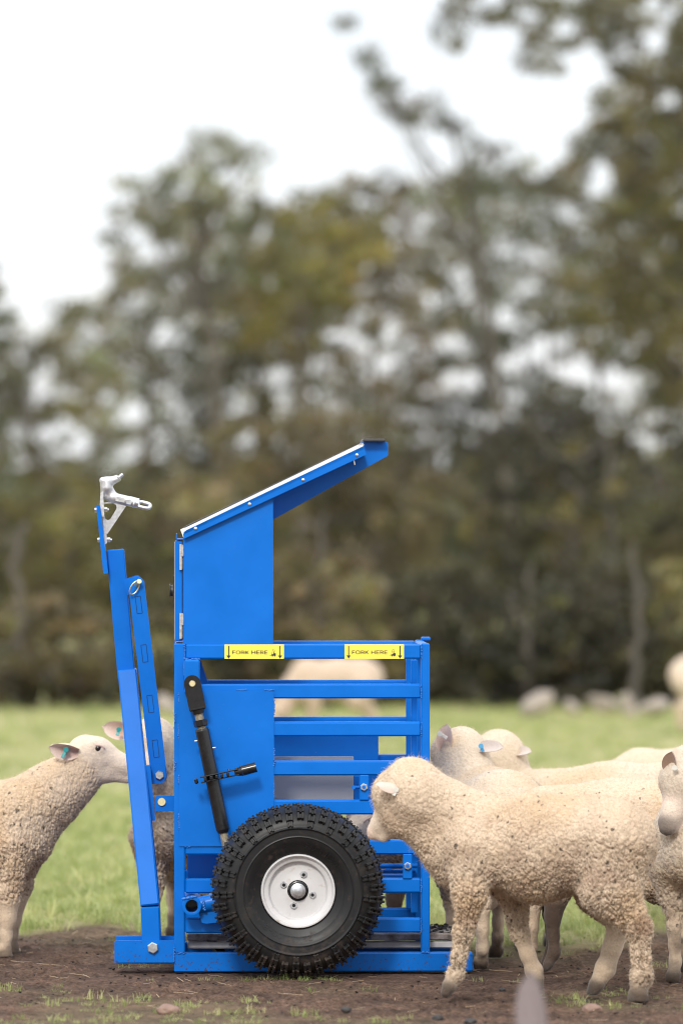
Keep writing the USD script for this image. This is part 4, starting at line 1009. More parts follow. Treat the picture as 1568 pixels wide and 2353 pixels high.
part(hitch, 'ball_cup', (vc, qc), 'cast_zinc', smooth=True)
part(hitch, 'sleeve', rod(G(862, 765), G(1085, 818), 122 * k_, 118 * k_, 32), 'zinc', smooth=40)
web = gp([(240, 790), (520, 800), (790, 880), (345, 1545), (265, 1545), (235, 1150)]).difference(gp([(262, 850), (300, 825), (470, 815), (545, 855), (560, 920), (550, 960), (420, 1175), (390, 1205), (340, 1212), (300, 1190), (275, 1120)]).buffer(0.0005))
part(hitch, 'web_plate', prism(web, -0.006, 0.006), 'cast_zinc')
part(hitch, 'mount_flange', cat([prism(gp([(180, 560), (240, 560), (255, 830), (270, 1140), (215, 1130), (165, 850)]), -0.028, 0.028), prism(gp([(245, 1560), (320, 1550), (335, 1760), (300, 1795), (262, 1790)]), -0.024, 0.024), prism(gp([(225, 1130), (275, 1130), (312, 1540), (262, 1560)]), -0.014, 0.014)]), 'cast_zinc', smooth=30)
tl = meshkit.text_mesh('SOYTM 220519', 0.0085, 0.0010)
v = np.array(tl.vertices); v[:, 0] *= 0.073 / v[:, 0].max()
e0 = (G(430, 1290) - G(740, 920)); e0 /= np.linalg.norm(e0); e1 = np.array([-e0[2], 0, e0[0]])
v2 = G(690, 905, -0.006) + np.outer(v[:, 0], e0) + np.outer(v[:, 1] - 0.004, e1); v2[:, 1] = -0.006 - v[:, 2]
part(hitch, 'cast_lettering', trimesh.Trimesh(v2, tl.faces, process=False), 'cast_zinc')
part(hitch, 'top_nut', hexnut(G(560, 245), G(700, 130) - G(560, 245), 85 * k_, 0.011), 'zinc')
part(hitch, 'top_bolt', cat([rod(G(590, 225), G(705, 125), 42 * k_, 42 * k_, 18), rod(G(705, 125), G(715, 117), 42 * k_, 34 * k_, 18)]), 'zinc', smooth=40)
for (a, b_, c_, d_, rr2) in ((90, 980, 35, 985, 60), (260, 965, 345, 965, 62), (165, 1690, 105, 1700, 58), (330, 1690, 415, 1690, 62)):
    part(hitch, 'flange_nut', hexnut(G(a, b_, -0.012), G(c_, d_) - G(a, b_), rr2 * k_, np.linalg.norm(G(c_, d_) - G(a, b_))), 'zinc')
for (a, b_, c_) in ((345, 965, 378), (415, 1690, 452)):
    part(hitch, 'flange_bolt_end', rod(G(a, b_, -0.012), G(c_, b_, -0.012), 30 * k_, 28 * k_, 12), 'zinc', smooth=40)
uv_ = np.array([-ua[2], 0, ua[0]])
lc = G(1215, 862)
lp = []
for t in np.linspace(0, 2 * np.pi, 33):
    cx, sy = math.cos(t), math.sin(t)
    cxx = math.copysign(abs(cx) ** 0.6, cx)
    lp.append(lc + ua * 0.0200 * cxx + (np.array([0, -0.9, 0]) * 0.013 + uv_ * -0.0085) * math.copysign(abs(sy) ** 0.7, sy))
part(hitch, 'eye_ring', tube(lp, 46 * k_, 14), 'zinc', smooth=60)
part(hitch, 'indicator_window', prism(gp([(545, 655), (760, 690), (755, 800), (535, 760)]), -0.0195, -0.015), 'stainless')
part(hitch, 'indicator_slot', prism(gp([(575, 665), (690, 680), (685, 720), (568, 705)]), -0.0208, -0.018), 'zinc')
part(hitch, 'lever', cat([prism(gp([(775, 725), (900, 725), (930, 790), (900, 850), (800, 830)]), -0.021, -0.014), rod(G(950, 830, -0.02), G(985, 838, -0.02), 92 * k_, 88 * k_, 24)]), 'zinc', smooth=30)

# ------------------------------------------------------------------ sheep
def vnormals(v, f):
    n = np.zeros_like(v); fn = np.cross(v[f[:, 1]] - v[f[:, 0]], v[f[:, 2]] - v[f[:, 0]])
    for k in range(3):
        np.add.at(n, f[:, k], fn)
    return n / np.maximum(np.linalg.norm(n, axis=1, keepdims=True), 1e-12)

def cells(p, size, stretch, seed):
    """distance between the two nearest cell centres: small in the grooves between locks of wool"""
    q = p / (np.asarray(stretch) * size)
    q = q + 0.55 * np.stack([meshkit.fbm(q * 0.45 + 31 * c, 2, seed + c) - 0.5 for c in range(3)], 1) * 2
    base = np.unique(np.floor(q).astype(int), axis=0)
    nb = np.unique((base[:, None] + np.array([(i, j, k) for i in (-1, 0, 1) for j in (-1, 0, 1) for k in (-1, 0, 1)])[None]).reshape(-1, 3), axis=0)
    hsh = (nb[:, 0] * 73856093 ^ nb[:, 1] * 19349663 ^ nb[:, 2] * 83492791 ^ (seed * 2654435)) & 0xFFFFFFFF
    def rnd(k):
        x = (hsh * (1103515245 + 2 * k * 7919) + 12345 * (k + 1)) & 0xFFFFFFFF
        x = (x ^ (x >> 15)) * 2246822519 & 0xFFFFFFFF
        return ((x ^ (x >> 13)) & 0xFFFF) / 65535.0
    d, i = cKDTree(nb + np.stack([rnd(0), rnd(1), rnd(2)], 1)).query(q, k=2)
    return d[:, 1] - d[:, 0], rnd(3)[i[:, 0]]

def ear_mesh(root, tip, up, width=0.055, thick=0.006, cup=0.35, n=14, m=9):
    """leaf shaped ear, hollow side facing up"""
    root, tip = np.asarray(root, float), np.asarray(tip, float)
    d = tip - root; L = np.linalg.norm(d); d /= L
    u = np.asarray(up, float); u = u - d * (u @ d); u /= np.linalg.norm(u); s = np.cross(d, u)
    V, C = [], []
    for side in (1, -1):
        for i in range(n):
            t = i / (n - 1)
            w = width * ((0.50 + 0.50 * math.sin(min(1.0, t / 0.45) * math.pi / 2)) if t < 0.45 else math.sqrt(max(0.0, 1 - ((t - 0.45) / 0.552) ** 2.4)))
            w = max(w, 0.002)
            for j in range(m):
                q = j / (m - 1) * 2 - 1
                z = cup * w * (q * q - 0.35) * (1 - 0.4 * t) - 0.014 * t * t
                edge = math.sqrt(max(0.0, 1 - q * q)) * min(1, (1 - t) * 6)
                V.append(root + d * (L * (t - 0.05 * q * q * t)) + s * q * w / 2 + u * (z + side * thick / 2 * edge))
                if side == 1:
                    g_ = edge * max(0.0, 1 - t * 1.15); C.append((0.62 - 0.22 * g_, 0.48 - 0.24 * g_, 0.41 - 0.22 * g_))
                else:
                    C.append((0.60, 0.48, 0.40))
    F = []
    for sd in (0, 1):
        o = sd * n * m
        for i in range(n - 1):
            for j in range(m - 1):
                a, b, c, e = o + i * m + j, o + i * m + j + 1, o + (i + 1) * m + j + 1, o + (i + 1) * m + j
                F += [[a, c, b], [a, e, c]] if sd == 0 else [[a, b, c], [a, c, e]]
    return np.array(V), np.array(F), np.array(C)

def coat_prim(path, v, f, col, mat_name, smooth=True):
    g_ = usdkit.mesh(stage, path, (v, f), f'/World/Looks/{mat_name}', smooth=smooth)
    UsdGeom.PrimvarsAPI(g_).CreatePrimvar('coat', Sdf.ValueTypeNames.Color3fArray, 'vertex').Set(Vt.Vec3fArray.FromNumpy(col.astype(np.float32)))
    return g_

WOOL, SKIN, HAIR, DARK, HOOF, NOSE = range(6)
COL = {WOOL: (0.525, 0.412, 0.302), SKIN: (0.575, 0.470, 0.370), HAIR: (0.51, 0.395, 0.285), DARK: (0.048, 0.029, 0.020), HOOF: (0.055, 0.045, 0.038), NOSE: (0.54, 0.36, 0.30)}

def sheep(label, seed, spec, name='sheep', group='sheep crowding around the crate'):
    """spec: base (world point on the ground), and joints as world points"""
    r = np.random.default_rng(seed)
    base = np.array([spec['base'][0], spec['base'][1], 0.0])
    h = spec.get('h', 0.009); sub = spec.get('sub', 1); S = spec.get('s', 1.0)
    prims = []
    def add(a, b, ra, rb, k=0.03, kind=WOOL):
        prims.append((np.asarray(a, float) - base, np.asarray(b, float) - base, ra, rb, k, kind))
    for a, b, ra, rb in spec['trunk']:
        add(a, b, ra - 0.013, rb - 0.013, 0.05 * S)
    # head
    hc = np.asarray(spec['head'], float); fw = np.asarray(spec['fwd'], float); fw /= np.linalg.norm(fw)
    up = np.asarray(spec.get('up', (0, 0, 1)), float); up = up - fw * (up @ fw); up /= np.linalg.norm(up); sd = np.cross(up, fw)
    hs = spec.get('hs', 0.95) * S
    H = lambda f, u, s: hc + hs * (fw * f + up * u + sd * s)
    face = spec.get('face', SKIN)
    add(H(0, 0, 0), H(0.035, 0.004, 0), 0.066 * hs, 0.058 * hs, 0.02, SKIN if not spec.get('woolly') else WOOL)
    add(H(0.035, 0.004, 0), H(0.125, -0.020, 0), 0.055 * hs, 0.037 * hs, 0.02, face)
    add(H(0.120, -0.018, 0), H(0.160, -0.032, 0), 0.035 * hs, 0.030 * hs, 0.012, spec.get('muzzle', face))
    add(H(0.000, -0.035, 0), H(0.075, -0.052, 0), 0.050 * hs, 0.034 * hs, 0.025, face if not spec.get('woolly') else WOOL)
    add(H(0.070, -0.050, 0), H(0.148, -0.060, 0), 0.030 * hs, 0.019 * hs, 0.012, face)
    add(H(0.165, -0.026, 0), H(0.176, -0.036, 0), 0.021 * hs * spec.get('nosek', 1), 0.018 * hs * spec.get('nosek', 1), 0.012, NOSE)
    for s in (-1, 1):
        add(H(0.030, 0.036, 0.043 * s), H(0.052, 0.030, 0.046 * s), 0.019 * hs, 0.014 * hs, 0.016, SKIN)
        add(H(0.168, -0.030, 0.012 * s), H(0.178, -0.034, 0.010 * s), 0.013 * hs, 0.010 * hs, 0.008, NOSE)
    wc = spec.get('cap', 0.0)
    if wc:
        add(H(-0.02, 0.015, 0), H(0.022, 0.022, 0), wc * hs, wc * hs * 0.86, 0.03, WOOL)
        add(H(-0.02, -0.02, 0), H(0.03, -0.045, 0), wc * hs * 0.95, wc * hs * 0.75, 0.03, WOOL)
    # legs: joints with radii; kind of each bone by its place
    for leg in spec['legs']:
        J_ = [np.asarray(q[0], float) for q in leg['j']]; R_ = [q[1] * S for q in leg['j']]
        kinds = leg.get('k', [WOOL, WOOL, HAIR, HAIR])
        for i in range(len(J_) - 2):
            if i == len(J_) - 3:
                mm = J_[i] * 0.45 + J_[i + 1] * 0.55; rm = 0.80 * (R_[i] * 0.45 + R_[i + 1] * 0.55)
                add(J_[i], mm, R_[i], rm, 0.018 * S, kinds[i]); add(mm, J_[i + 1], rm, R_[i + 1], 0.018 * S, kinds[i])
                continue
            add(J_[i], J_[i + 1], R_[i], R_[i + 1], 0.045 * S if i == 0 else 0.022 * S, kinds[i])
        a, b = J_[-2], J_[-1]                              # fetlock to hoof tip
        dirn = b - a; lat = np.cross(dirn, (0, 0, 1.0)); lat = lat / (np.linalg.norm(lat) + 1e-9)
        mid = a + dirn * 0.55
        add(a, mid, R_[-2], R_[-1] * 0.74, 0.015 * S, kinds[-1])
        add(a - (dirn * np.array([1, 1, 0])) * 0.35 + [0, 0, -0.012 * S], a - (dirn * np.array([1, 1, 0])) * 0.45 + [0, 0, -0.02 * S], 0.009 * S, 0.007 * S, 0.008, HOOF)
        for s in (-1, 1):
            add(mid + lat * s * 0.009 * S + dirn * 0.22, b + lat * s * 0.013 * S + dirn * 0.12, R_[-1] * 0.74, R_[-1] * 0.52, 0.006, HOOF)
    Fv, lo = blend_field(prims, h)
    zz_ = (lo[2] + np.arange(Fv.shape[2]) * h)[None, None, :]
    Fv = np.maximum(Fv, 0.001 - zz_)
    v, q = surface_nets(Fv, lo, h)
    f = np.vstack([q[:, [0, 1, 2]], q[:, [0, 2, 3]]])
    t = trimesh.Trimesh(v, f, process=False)
    comp = trimesh.graph.connected_component_labels(t.face_adjacency, node_count=len(f))
    f = f[comp == np.bincount(comp).argmax()]
    used = np.unique(f); re = np.full(len(v), -1); re[used] = np.arange(len(used)); v, f = v[used], re[f]
    for _ in range(sub):
        v, f = trimesh.remesh.subdivide(v, f)
    t = trimesh.Trimesh(v, f, process=False)
    trimesh.smoothing.filter_taubin(t, iterations=6)
    v = np.array(t.vertices); n = vnormals(v, f)
    w = np.zeros((len(v), 6))
    for a, b, ra, rb, k, kind in prims:
        w[:, kind] += np.exp(-np.maximum(cone_sdf(v, a, b, ra, rb), -0.02) / 0.0055)
    w /= w.sum(1, keepdims=True)
    wool = np.clip(w[:, WOOL] * 1.15, 0, 1)
    col = w @ np.array([spec.get('tint', {}).get(k, COL[k]) for k in range(6)])
    # fleece: locks parted by grooves, finer on the back, coarse and open below
    if sub or h < 0.012:
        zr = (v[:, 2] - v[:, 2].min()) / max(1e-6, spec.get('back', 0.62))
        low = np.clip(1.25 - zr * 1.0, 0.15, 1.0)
        g1, id1 = cells(v, 0.0100, spec.get('lock', (0.9, 0.9, 1.75)), seed)
        g2, id2 = cells(v, 0.036, (0.8, 0.8, 2.0), seed + 3)
        gr1 = 1 - np.clip(g1 / 0.30, 0, 1); gr1 = gr1 * gr1 * (3 - 2 * gr1)
        gr2 = 1 - np.clip(g2 / 0.13, 0, 1)
        patch = 0.45 + 0.9 * meshkit.fbm(v * 9 + seed, 2, seed)
        amp = wool * spec.get('fleece', 1.0) * S
        disp = amp * (0.0018 * (id1 - 0.5) * (0.2 + low) - 0.0074 * gr1 * (0.12 + 0.88 * low) * patch - 0.0110 * gr2 * low ** 1.2 * patch + 0.018 * (meshkit.fbm(v * 7 + seed, 3, seed + 8) - 0.5) * (0.35 + low)
                      + 0.0030 * (meshkit.fbm(v * 90, 2, seed + 2) - 0.5) * (0.4 + low))
        disp += (1 - wool) * 0.0022 * (meshkit.fbm(v * 60, 2, 5) - 0.5)
        v = v + n * disp[:, None]
        # wool colour: lanolin yellow, burrs, dung specks, dusty tint that also paints belly shade
        yl = np.clip((meshkit.fbm(v * 6 + 3.3 * seed, 3, seed + 20) - 0.42) * 3.0, 0, 1)[:, None] * wool[:, None]
        col = col * (1 - 0.34 * yl * np.array([0.22, 0.46, 0.80]))
        dust_shade = np.clip((meshkit.fbm(v * 13 + seed, 3, seed + 30) - 0.47) * 4, 0, 1) * np.clip(low * 1.4 - 0.30, 0, 1) * wool
        col = col * (1 - 0.52 * dust_shade[:, None] * np.array([0.8, 0.95, 1.0]))
        fl = np.clip((meshkit.fbm(v * 120, 2, seed + 50) - 0.60) * 5, 0, 1) * np.clip(low * 1.3 - 0.15, 0, 1) * wool * (meshkit.fbm(v * 8, 2, seed + 51) > 0.42)
        col = col * (1 - 0.75 * fl[:, None])
        g3, id3 = cells(v, 0.0115, (1, 1, 1.3), seed + 9)
        spots = (g3 > 0.34) & (id3 < 0.30 * spec.get('burrs', 1.0) * low ** 1.5) & (wool > 0.3) & (meshkit.fbm(v * 5, 2, seed + 4) > 0.40)
        col[spots] = col[spots] * 0.12 + np.array([0.03, 0.022, 0.016])
    if 'muck' in spec:                                        # soiled legs and belly
        m_ = np.clip((spec['muck'] - v[:, 2]) / 0.10, 0, 1) * np.clip((meshkit.fbm(v * 16 + seed, 3, 40) - 0.36) * 5, 0, 1) * 0.75
        col = col * (1 - m_[:, None]) + np.array([0.075, 0.05, 0.036]) * m_[:, None]
    p = thing(name, label, 'sheep', base, group=group)
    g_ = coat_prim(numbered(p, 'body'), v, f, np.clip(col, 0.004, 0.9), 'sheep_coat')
    UsdGeom.PrimvarsAPI(g_).CreatePrimvar('wool', Sdf.ValueTypeNames.FloatArray, 'vertex').Set(Vt.FloatArray.FromNumpy((wool ** 2).astype(np.float32)))
    # eyes
    for s in (-1, 1):
        m = trimesh.creation.icosphere(2, 0.0145 * hs)
        part(p, 'eye', moved(m, H(0.044, 0.029, 0.0505 * s) - base), 'eye_dark', smooth=True)
        lid = [H(0.044 + 0.021 * math.cos(a), 0.029 + 0.0105 * math.sin(a), (0.0575 + 0.004 * math.sin(a) - 0.006 * abs(math.cos(a))) * s) - base for a in np.linspace(0.0, 2 * np.pi, 17)]
        lm = tube(lid, 0.0042 * hs, 6)
        coat_prim(numbered(p, 'eyelid'), np.array(lm.vertices), np.array(lm.faces), np.tile((0.50, 0.36, 0.31), (len(lm.vertices), 1)), 'ear_skin')
    # ears
    for er in spec.get('ears', []):
        ev, ef, ec = ear_mesh(np.asarray(er['root']) - base, np.asarray(er['tip']) - base, er['up'], er.get('w', 0.06) * S, 0.007, er.get('cup', 0.4))
        if 'col' in er:
            ec = ec * 0 + np.array(er['col'])
        e_ = numbered(p, 'ear'); coat_prim(e_, ev, ef, ec, 'ear_skin')
        if 'tag' in er:
            a, b, mt = er['tag']
            m = cat([bar(np.asarray(a) - base, np.asarray(b) - base, 0.011, 0.004, (0.2, 1, 0.1), 0.001), rod(np.asarray(a) - base + [0, 0.004, 0], np.asarray(a) - base - [0, 0.006, 0], 0.0085, n=12)])
            usdkit.mesh(stage, e_ + '/ear_tag', m, f'/World/Looks/{mt}')
    # loose fibres that soften the outline
    nf = spec.get('fibres', 0)
    if nf:
        tri = v[f]; ar = np.linalg.norm(np.cross(tri[:, 1] - tri[:, 0], tri[:, 2] - tri[:, 0]), axis=1) * wool[f].mean(1)
        pk = r.choice(len(f), nf, p=ar / ar.sum()); bc = r.dirichlet((1, 1, 1), nf)
        o = (tri[pk] * bc[:, :, None]).sum(1); nn = vnormals(v, f)[f[pk, 0]]
        L = r.uniform(0.003, 0.011, (nf, 1)) * S
        d1 = nn + r.normal(size=(nf, 3)) * 0.55; d2 = nn * 0.4 + r.normal(size=(nf, 3)) * 0.8 + [0, 0, -0.3]
        pts = np.stack([o - nn * 0.002, o + d1 * L * 0.5, o + d1 * L * 0.5 + d2 * L * 0.55], 1).reshape(-1, 3)
        c = UsdGeom.BasisCurves.Define(stage, numbered(p, 'wool'))
        c.CreateTypeAttr('linear'); c.CreatePointsAttr(Vt.Vec3fArray.FromNumpy(pts.astype(np.float32)))
        c.CreateCurveVertexCountsAttr(Vt.IntArray.FromNumpy(np.full(nf, 3, np.int32)))
        c.CreateWidthsAttr(Vt.FloatArray.FromNumpy(np.tile(np.array([0.0006, 0.0005, 0.0002], np.float32), nf))); c.SetWidthsInterpolation('vertex')
        UsdShade.MaterialBindingAPI.Apply(c.GetPrim()).Bind(UsdShade.Material.Get(stage, '/World/Looks/wool_fibre'))
        tag(c, kind='stuff')
    return p

def body(center, heading, s=1.0, belly=1.0, top=0.62):
    """trunk and standing legs of an average sheep: returns (trunk, legs, to_world)"""
    a = math.radians(heading); f = np.array([math.cos(a), math.sin(a), 0]); l = np.array([-math.sin(a), math.cos(a), 0]); z = np.array([0, 0, 1.0])
    k = top / 0.62
    M = lambda x, y, zz: np.array([center[0], center[1], 0]) + s * (f * x + l * y + z * zz * k)
    tr_ = [(M(0.20, 0, 0.455), M(-0.02, 0, 0.448), s * 0.150, s * 0.176), (M(-0.02, 0, 0.448), M(-0.21, 0, 0.468), s * 0.176, s * 0.155), (M(0.24, 0, 0.40), M(0.20, 0, 0.44), s * 0.105, s * 0.13), (M(-0.21, 0, 0.47), M(-0.27, 0, 0.46), s * 0.15, s * 0.11)]
    legs = []
    for y in (0.085, -0.085):
        legs.append({'j': [(M(0.19, y, 0.36), 0.085), (M(0.17, y, 0.27), 0.052), (M(0.185, y * 0.95, 0.175), 0.026), (M(0.18, y * 0.9, 0.065), 0.019), (M(0.205, y * 0.9, 0.012), 0.024)]})
        legs.append({'j': [(M(-0.20, y, 0.40), 0.120), (M(-0.16, y * 1.1, 0.30), 0.080), (M(-0.275, y, 0.205), 0.031), (M(-0.26, y * 0.95, 0.065), 0.020), (M(-0.235, y * 0.95, 0.012), 0.025)], 'k': [WOOL, WOOL, HAIR, HAIR]})
    return tr_, legs, M
def neck(M0, head, r0=0.12, r1=0.085, start=(0.22, 0, 0.50), bend=0.5):
    a = M0(*start); b = np.asarray(head, float)
    m = (a + b) / 2 + np.array([0, 0, 0.0])
    return [(a, m, r0, (r0 + r1) / 2), (m, b, (r0 + r1) / 2, r1)]

# 1 the walking sheep in front
d = 17.35
T1 = [(W(1096, 1927, d + .06), W(1230, 1948, d), .136, .170), (W(1230, 1948, d), W(1374, 1940, d - .05), .170, .152), (W(1374, 1940, d - .05), W(1408, 1960, d - .07), .144, .110),
      (W(1052, 1972, d + .06), W(1110, 1940, d + .06), .102, .130), (W(1096, 1895, d + .06), W(1010, 1858, d + .07), .110, .104), (W(1010, 1858, d + .07), W(950, 1842, d + .08), .104, .094),
      (W(1455, 1925, d - .06), W(1470, 1975, d - .07), .036, .030), (W(985, 1912, d + .06), W(1048, 1968, d + .06), .088, .100)]
L1 = [{'j': [(W(1085, 1960, d - .04), .092), (W(1078, 2052, d - .07), .054), (W(1064, 2145, d - .06), .030), (W(1047, 2238, d - .05), .027), (W(1026, 2276, d - .05), .031)], 'k': [WOOL, WOOL, WOOL, HAIR]},
      {'j': [(W(1130, 1985, d + .14), .085), (W(1178, 2060, d + .16), .046), (W(1193, 2145, d + .16), .029), (W(1226, 2232, d + .17), .026), (W(1236, 2262, d + .17), .029)], 'k': [WOOL, WOOL, HAIR, HAIR]},
      {'j': [(W(1410, 1945, d - .12), .135), (W(1398, 2042, d - .15), .094), (W(1466, 2135, d - .15), .045), (W(1472, 2243, d - .15), .038), (W(1462, 2302, d - .16), .036)], 'k': [WOOL, WOOL, WOOL, HAIR]},
      {'j': [(W(1400, 1950, d + .05), .125), (W(1378, 2050, d + .08), .082), (W(1424, 2122, d + .08), .040), (W(1390, 2225, d + .08), .030), (W(1362, 2276, d + .08), .033)], 'k': [WOOL, WOOL, HAIR, HAIR]}]
hd1 = W(938, 1832, d + .06)
sheep('cream woolly sheep walking left in front of the others with its face turned away', 101, dict(base=W(1240, 2290, d), h=0.0056, trunk=T1, legs=L1, head=hd1, fwd=(-.72, .46, -.52), hs=0.96, cap=0.108, woolly=True, burrs=1.0, fleece=1.05, back=0.64, muck=.13,
      ears=[dict(root=W(934, 1806, d - .015), tip=W(860, 1812, d - .045), up=(0.1, 0.6, -0.9), w=.060, cup=.25, col=(.50, .40, .34), tag=(W(909, 1814, d - .045), W(903, 1828, d - .05), 'tag_white')),
            dict(root=W(905, 1800, d + .17), tip=W(870, 1806, d + .27), up=(-.4, -.2, .8), w=.055)], fibres=30000))
# 2 the sheep at the left that stretches its neck
d = 19.0
T2 = [(W(30, 1893, d), W(-100, 1900, d), .150, .168), (W(-100, 1900, d), W(-240, 1890, d), .168, .155), (W(62, 1935, d), W(30, 1900, d), .105, .140), (W(52, 1866, d), W(118, 1820, d), .122, .105),
      (W(118, 1820, d), W(182, 1764, d), .105, .086), (W(100, 1880, d), W(190, 1795, d), .080, .068), (W(-240, 1890, d), W(-275, 1890, d), .15, .11)]
L2 = [{'j': [(W(20, 1950, d - .07), .090), (W(18, 2045, d - .08), .052), (W(17, 2110, d - .08), .027), (W(10, 2185, d - .08), .021), (W(18, 2213, d - .09), .027)], 'k': [WOOL, HAIR, HAIR, HAIR]},
      {'j': [(W(45, 1955, d + .08), .085), (W(42, 2030, d + .08), .050), (W(30, 2115, d + .08), .025), (W(27, 2175, d + .08), .020), (W(37, 2203, d + .07), .026)], 'k': [WOOL, HAIR, HAIR, HAIR]}]
for y in (-.08, .08):
    L2.append({'j': [(W(-235, 1930, d + y), .12), (W(-205, 2010, d + y), .08), (W(-280, 2080, d + y), .036), (W(-275, 2175, d + y), .024), (W(-262, 2208, d + y), .026)]})
hd2 = W(198, 1733, d)
sheep('cream sheep at the left edge stretching its neck towards the drawbar', 102, dict(base=W(-100, 2210, d), h=0.0060, trunk=T2, legs=L2, head=hd2, fwd=(.97, -.10, -.13), hs=1.0, burrs=1.6, fleece=1.25, back=0.61, muck=.12, lock=(.9, .9, 1.9),
      ears=[dict(root=W(180, 1727, d - .065), tip=W(113, 1721, d - .10), up=(.15, -.8, -.45), w=.060, cup=.5, tag=(W(152, 1722, d - .095), W(143, 1742, d - .10), 'tag_green')),
            dict(root=W(180, 1725, d + .065), tip=W(120, 1722, d + .10), up=(.15, .8, -.45), w=.06)], fibres=22000))
# 3 the sheep that looks at the lens from behind the drawbar
d = 19.25
tr3, lg3, M3 = body(W(425, 2180, d + .28)[:2], -97, 1.0, top=0.64)
hd3 = W(352, 1712, d - .08)
tr3 += [(M3(.20, 0, .50), W(385, 1810, d), .125, .10), (W(385, 1810, d), W(360, 1742, d - .02), .10, .088)]
sheep('alert sheep behind the drawbar looking towards the lens between the blue bars', 103, dict(base=W(425, 2180, d + .28), h=0.0100, trunk=tr3, legs=lg3, head=hd3, fwd=(-.16, -.88, -.46), hs=1.0, burrs=.8, fleece=1.1, muck=.24, cap=.074,
      tint={WOOL: (.58, .48, .37), HAIR: (.48, .38, .29)},
      ears=[dict(root=W(302, 1683, d - .03), tip=W(236, 1671, d - .06), up=(.1, -.9, -.1), w=.062, cup=.5, tag=(W(273, 1676, d - .085), W(269, 1690, d - .09), 'tag_green')),
            dict(root=W(396, 1684, d - .03), tip=W(445, 1680, d - .04), up=(-.1, -.9, -.1), w=.06)], fibres=11000))
# 4 the sheep seen from behind at the right end post
d = 18.45
tr4, lg4, M4 = body(W(1120, 2235, d + .22)[:2], 102, 1.0, top=0.655)
hd4 = W(1052, 1737, d + .50)
tr4 += [(M4(.22, 0, .49), W(1072, 1785, d + .45), .118, .098), (W(1072, 1785, d + .45), hd4, .098, .088)]
sheep('sheep seen from behind beside the right end post with its ears spread', 104, dict(base=W(1120, 2235, d + .22), h=0.0096, trunk=tr4, legs=lg4, head=hd4, fwd=(-.62, .74, -.22), hs=0.95, cap=.088, burrs=.25, fleece=.8, back=.66, woolly=True, muck=.16,
      tint={WOOL: (.52, .425, .325)},
      ears=[dict(root=W(1022, 1728, d + .44), tip=W(1023, 1666, d + .40), up=(-.35, -.9, .1), w=.058, cup=.5, tag=(W(1010, 1686, d + .38), W(1026, 1696, d + .38), 'tag_white')),
            dict(root=W(1092, 1722, d + .44), tip=W(1152, 1711, d + .38), up=(.1, -.75, .55), w=.050, col=(.47, .40, .355), tag=(W(1104, 1714, d + .39), W(1109, 1727, d + .39), 'tag_blue'))], fibres=9000))
# 5 the sheep behind it, only head and back in view
d = 19.45
tr5, lg5, M5 = body(W(1395, 2165, d)[:2], 178, 1.02, top=0.615)
hd5 = W(1138, 1750, d + .10)
tr5 += [(M5(.20, 0, .44), W(1168, 1812, d + .08), .118, .092), (W(1168, 1812, d + .08), hd5, .092, .085)]
sheep('sheep whose curly head rises behind the ears of the one seen from behind', 105, dict(base=W(1395, 2165, d), h=0.0100, trunk=tr5, legs=lg5, head=hd5, fwd=(-.45, .86, -.2), hs=.98, cap=.098, woolly=True, burrs=.3, fleece=.9,
      tint={WOOL: (.52, .43, .33)},
      ears=[dict(root=W(1180, 1733, d + .04), tip=W(1214, 1721, d - .02), up=(.1, -.75, .55), w=.044, col=(.47, .40, .355)), dict(root=W(1095, 1730, d + .10), tip=W(1065, 1725, d + .12), up=(.1, -.2, .9), w=.05)], fibres=11000))
# 6 the long pale back just behind the walking sheep
d = 18.4
tr6, lg6, M6 = body(W(1398, 2230, d)[:2], 180, 1.0, top=0.622)
hd6 = W(1175, 1985, d + .12)
tr6 += [(M6(.21, 0, .47), W(1205, 1930, d + .08), .115, .10), (W(1205, 1930, d + .08), hd6, .10, .08)]
for L_ in lg6[:1] + lg6[2:3]:
    L_['k'] = [WOOL, DARK, DARK, DARK]
sheep('sheep with a long pale back and dark front legs behind the walking one', 106, dict(base=W(1398, 2230, d), h=0.0096, trunk=tr6, legs=lg6, head=hd6, fwd=(-.75, .15, -.65), hs=.95, cap=.08, burrs=.7, fleece=1.0, muck=.30,
      ears=[dict(root=W(1185, 1960, d + .05), tip=W(1205, 1985, d - .02), up=(.2, -.8, .3), w=.05), dict(root=W(1185, 1958, d + .18), tip=W(1205, 1982, d + .26), up=(.2, .8, .3), w=.05)], fibres=8000))
# 7 the farthest back of the group
d = 20.7
tr7, lg7, M7 = body(W(1600, 2110, d)[:2], 6, 1.0, top=0.625)
hd7 = W(1815, 1790, d - .1)
tr7 += neck(M7, hd7, .12, .085)
sheep('sheep farthest back in the group, only its rounded rump showing', 107, dict(base=W(1600, 2110, d), h=0.0115, trunk=tr7, legs=lg7, head=hd7, fwd=(.8, -.2, -.5), burrs=.2, fleece=.7,
      ears=[dict(root=hd7 + [-.03, -.06, .03], tip=hd7 + [-.06, -.15, .0], up=(.2, -.2, .9)), dict(root=hd7 + [-.03, .06, .03], tip=hd7 + [-.06, .15, .0], up=(.2, .2, .9))], fibres=3000))
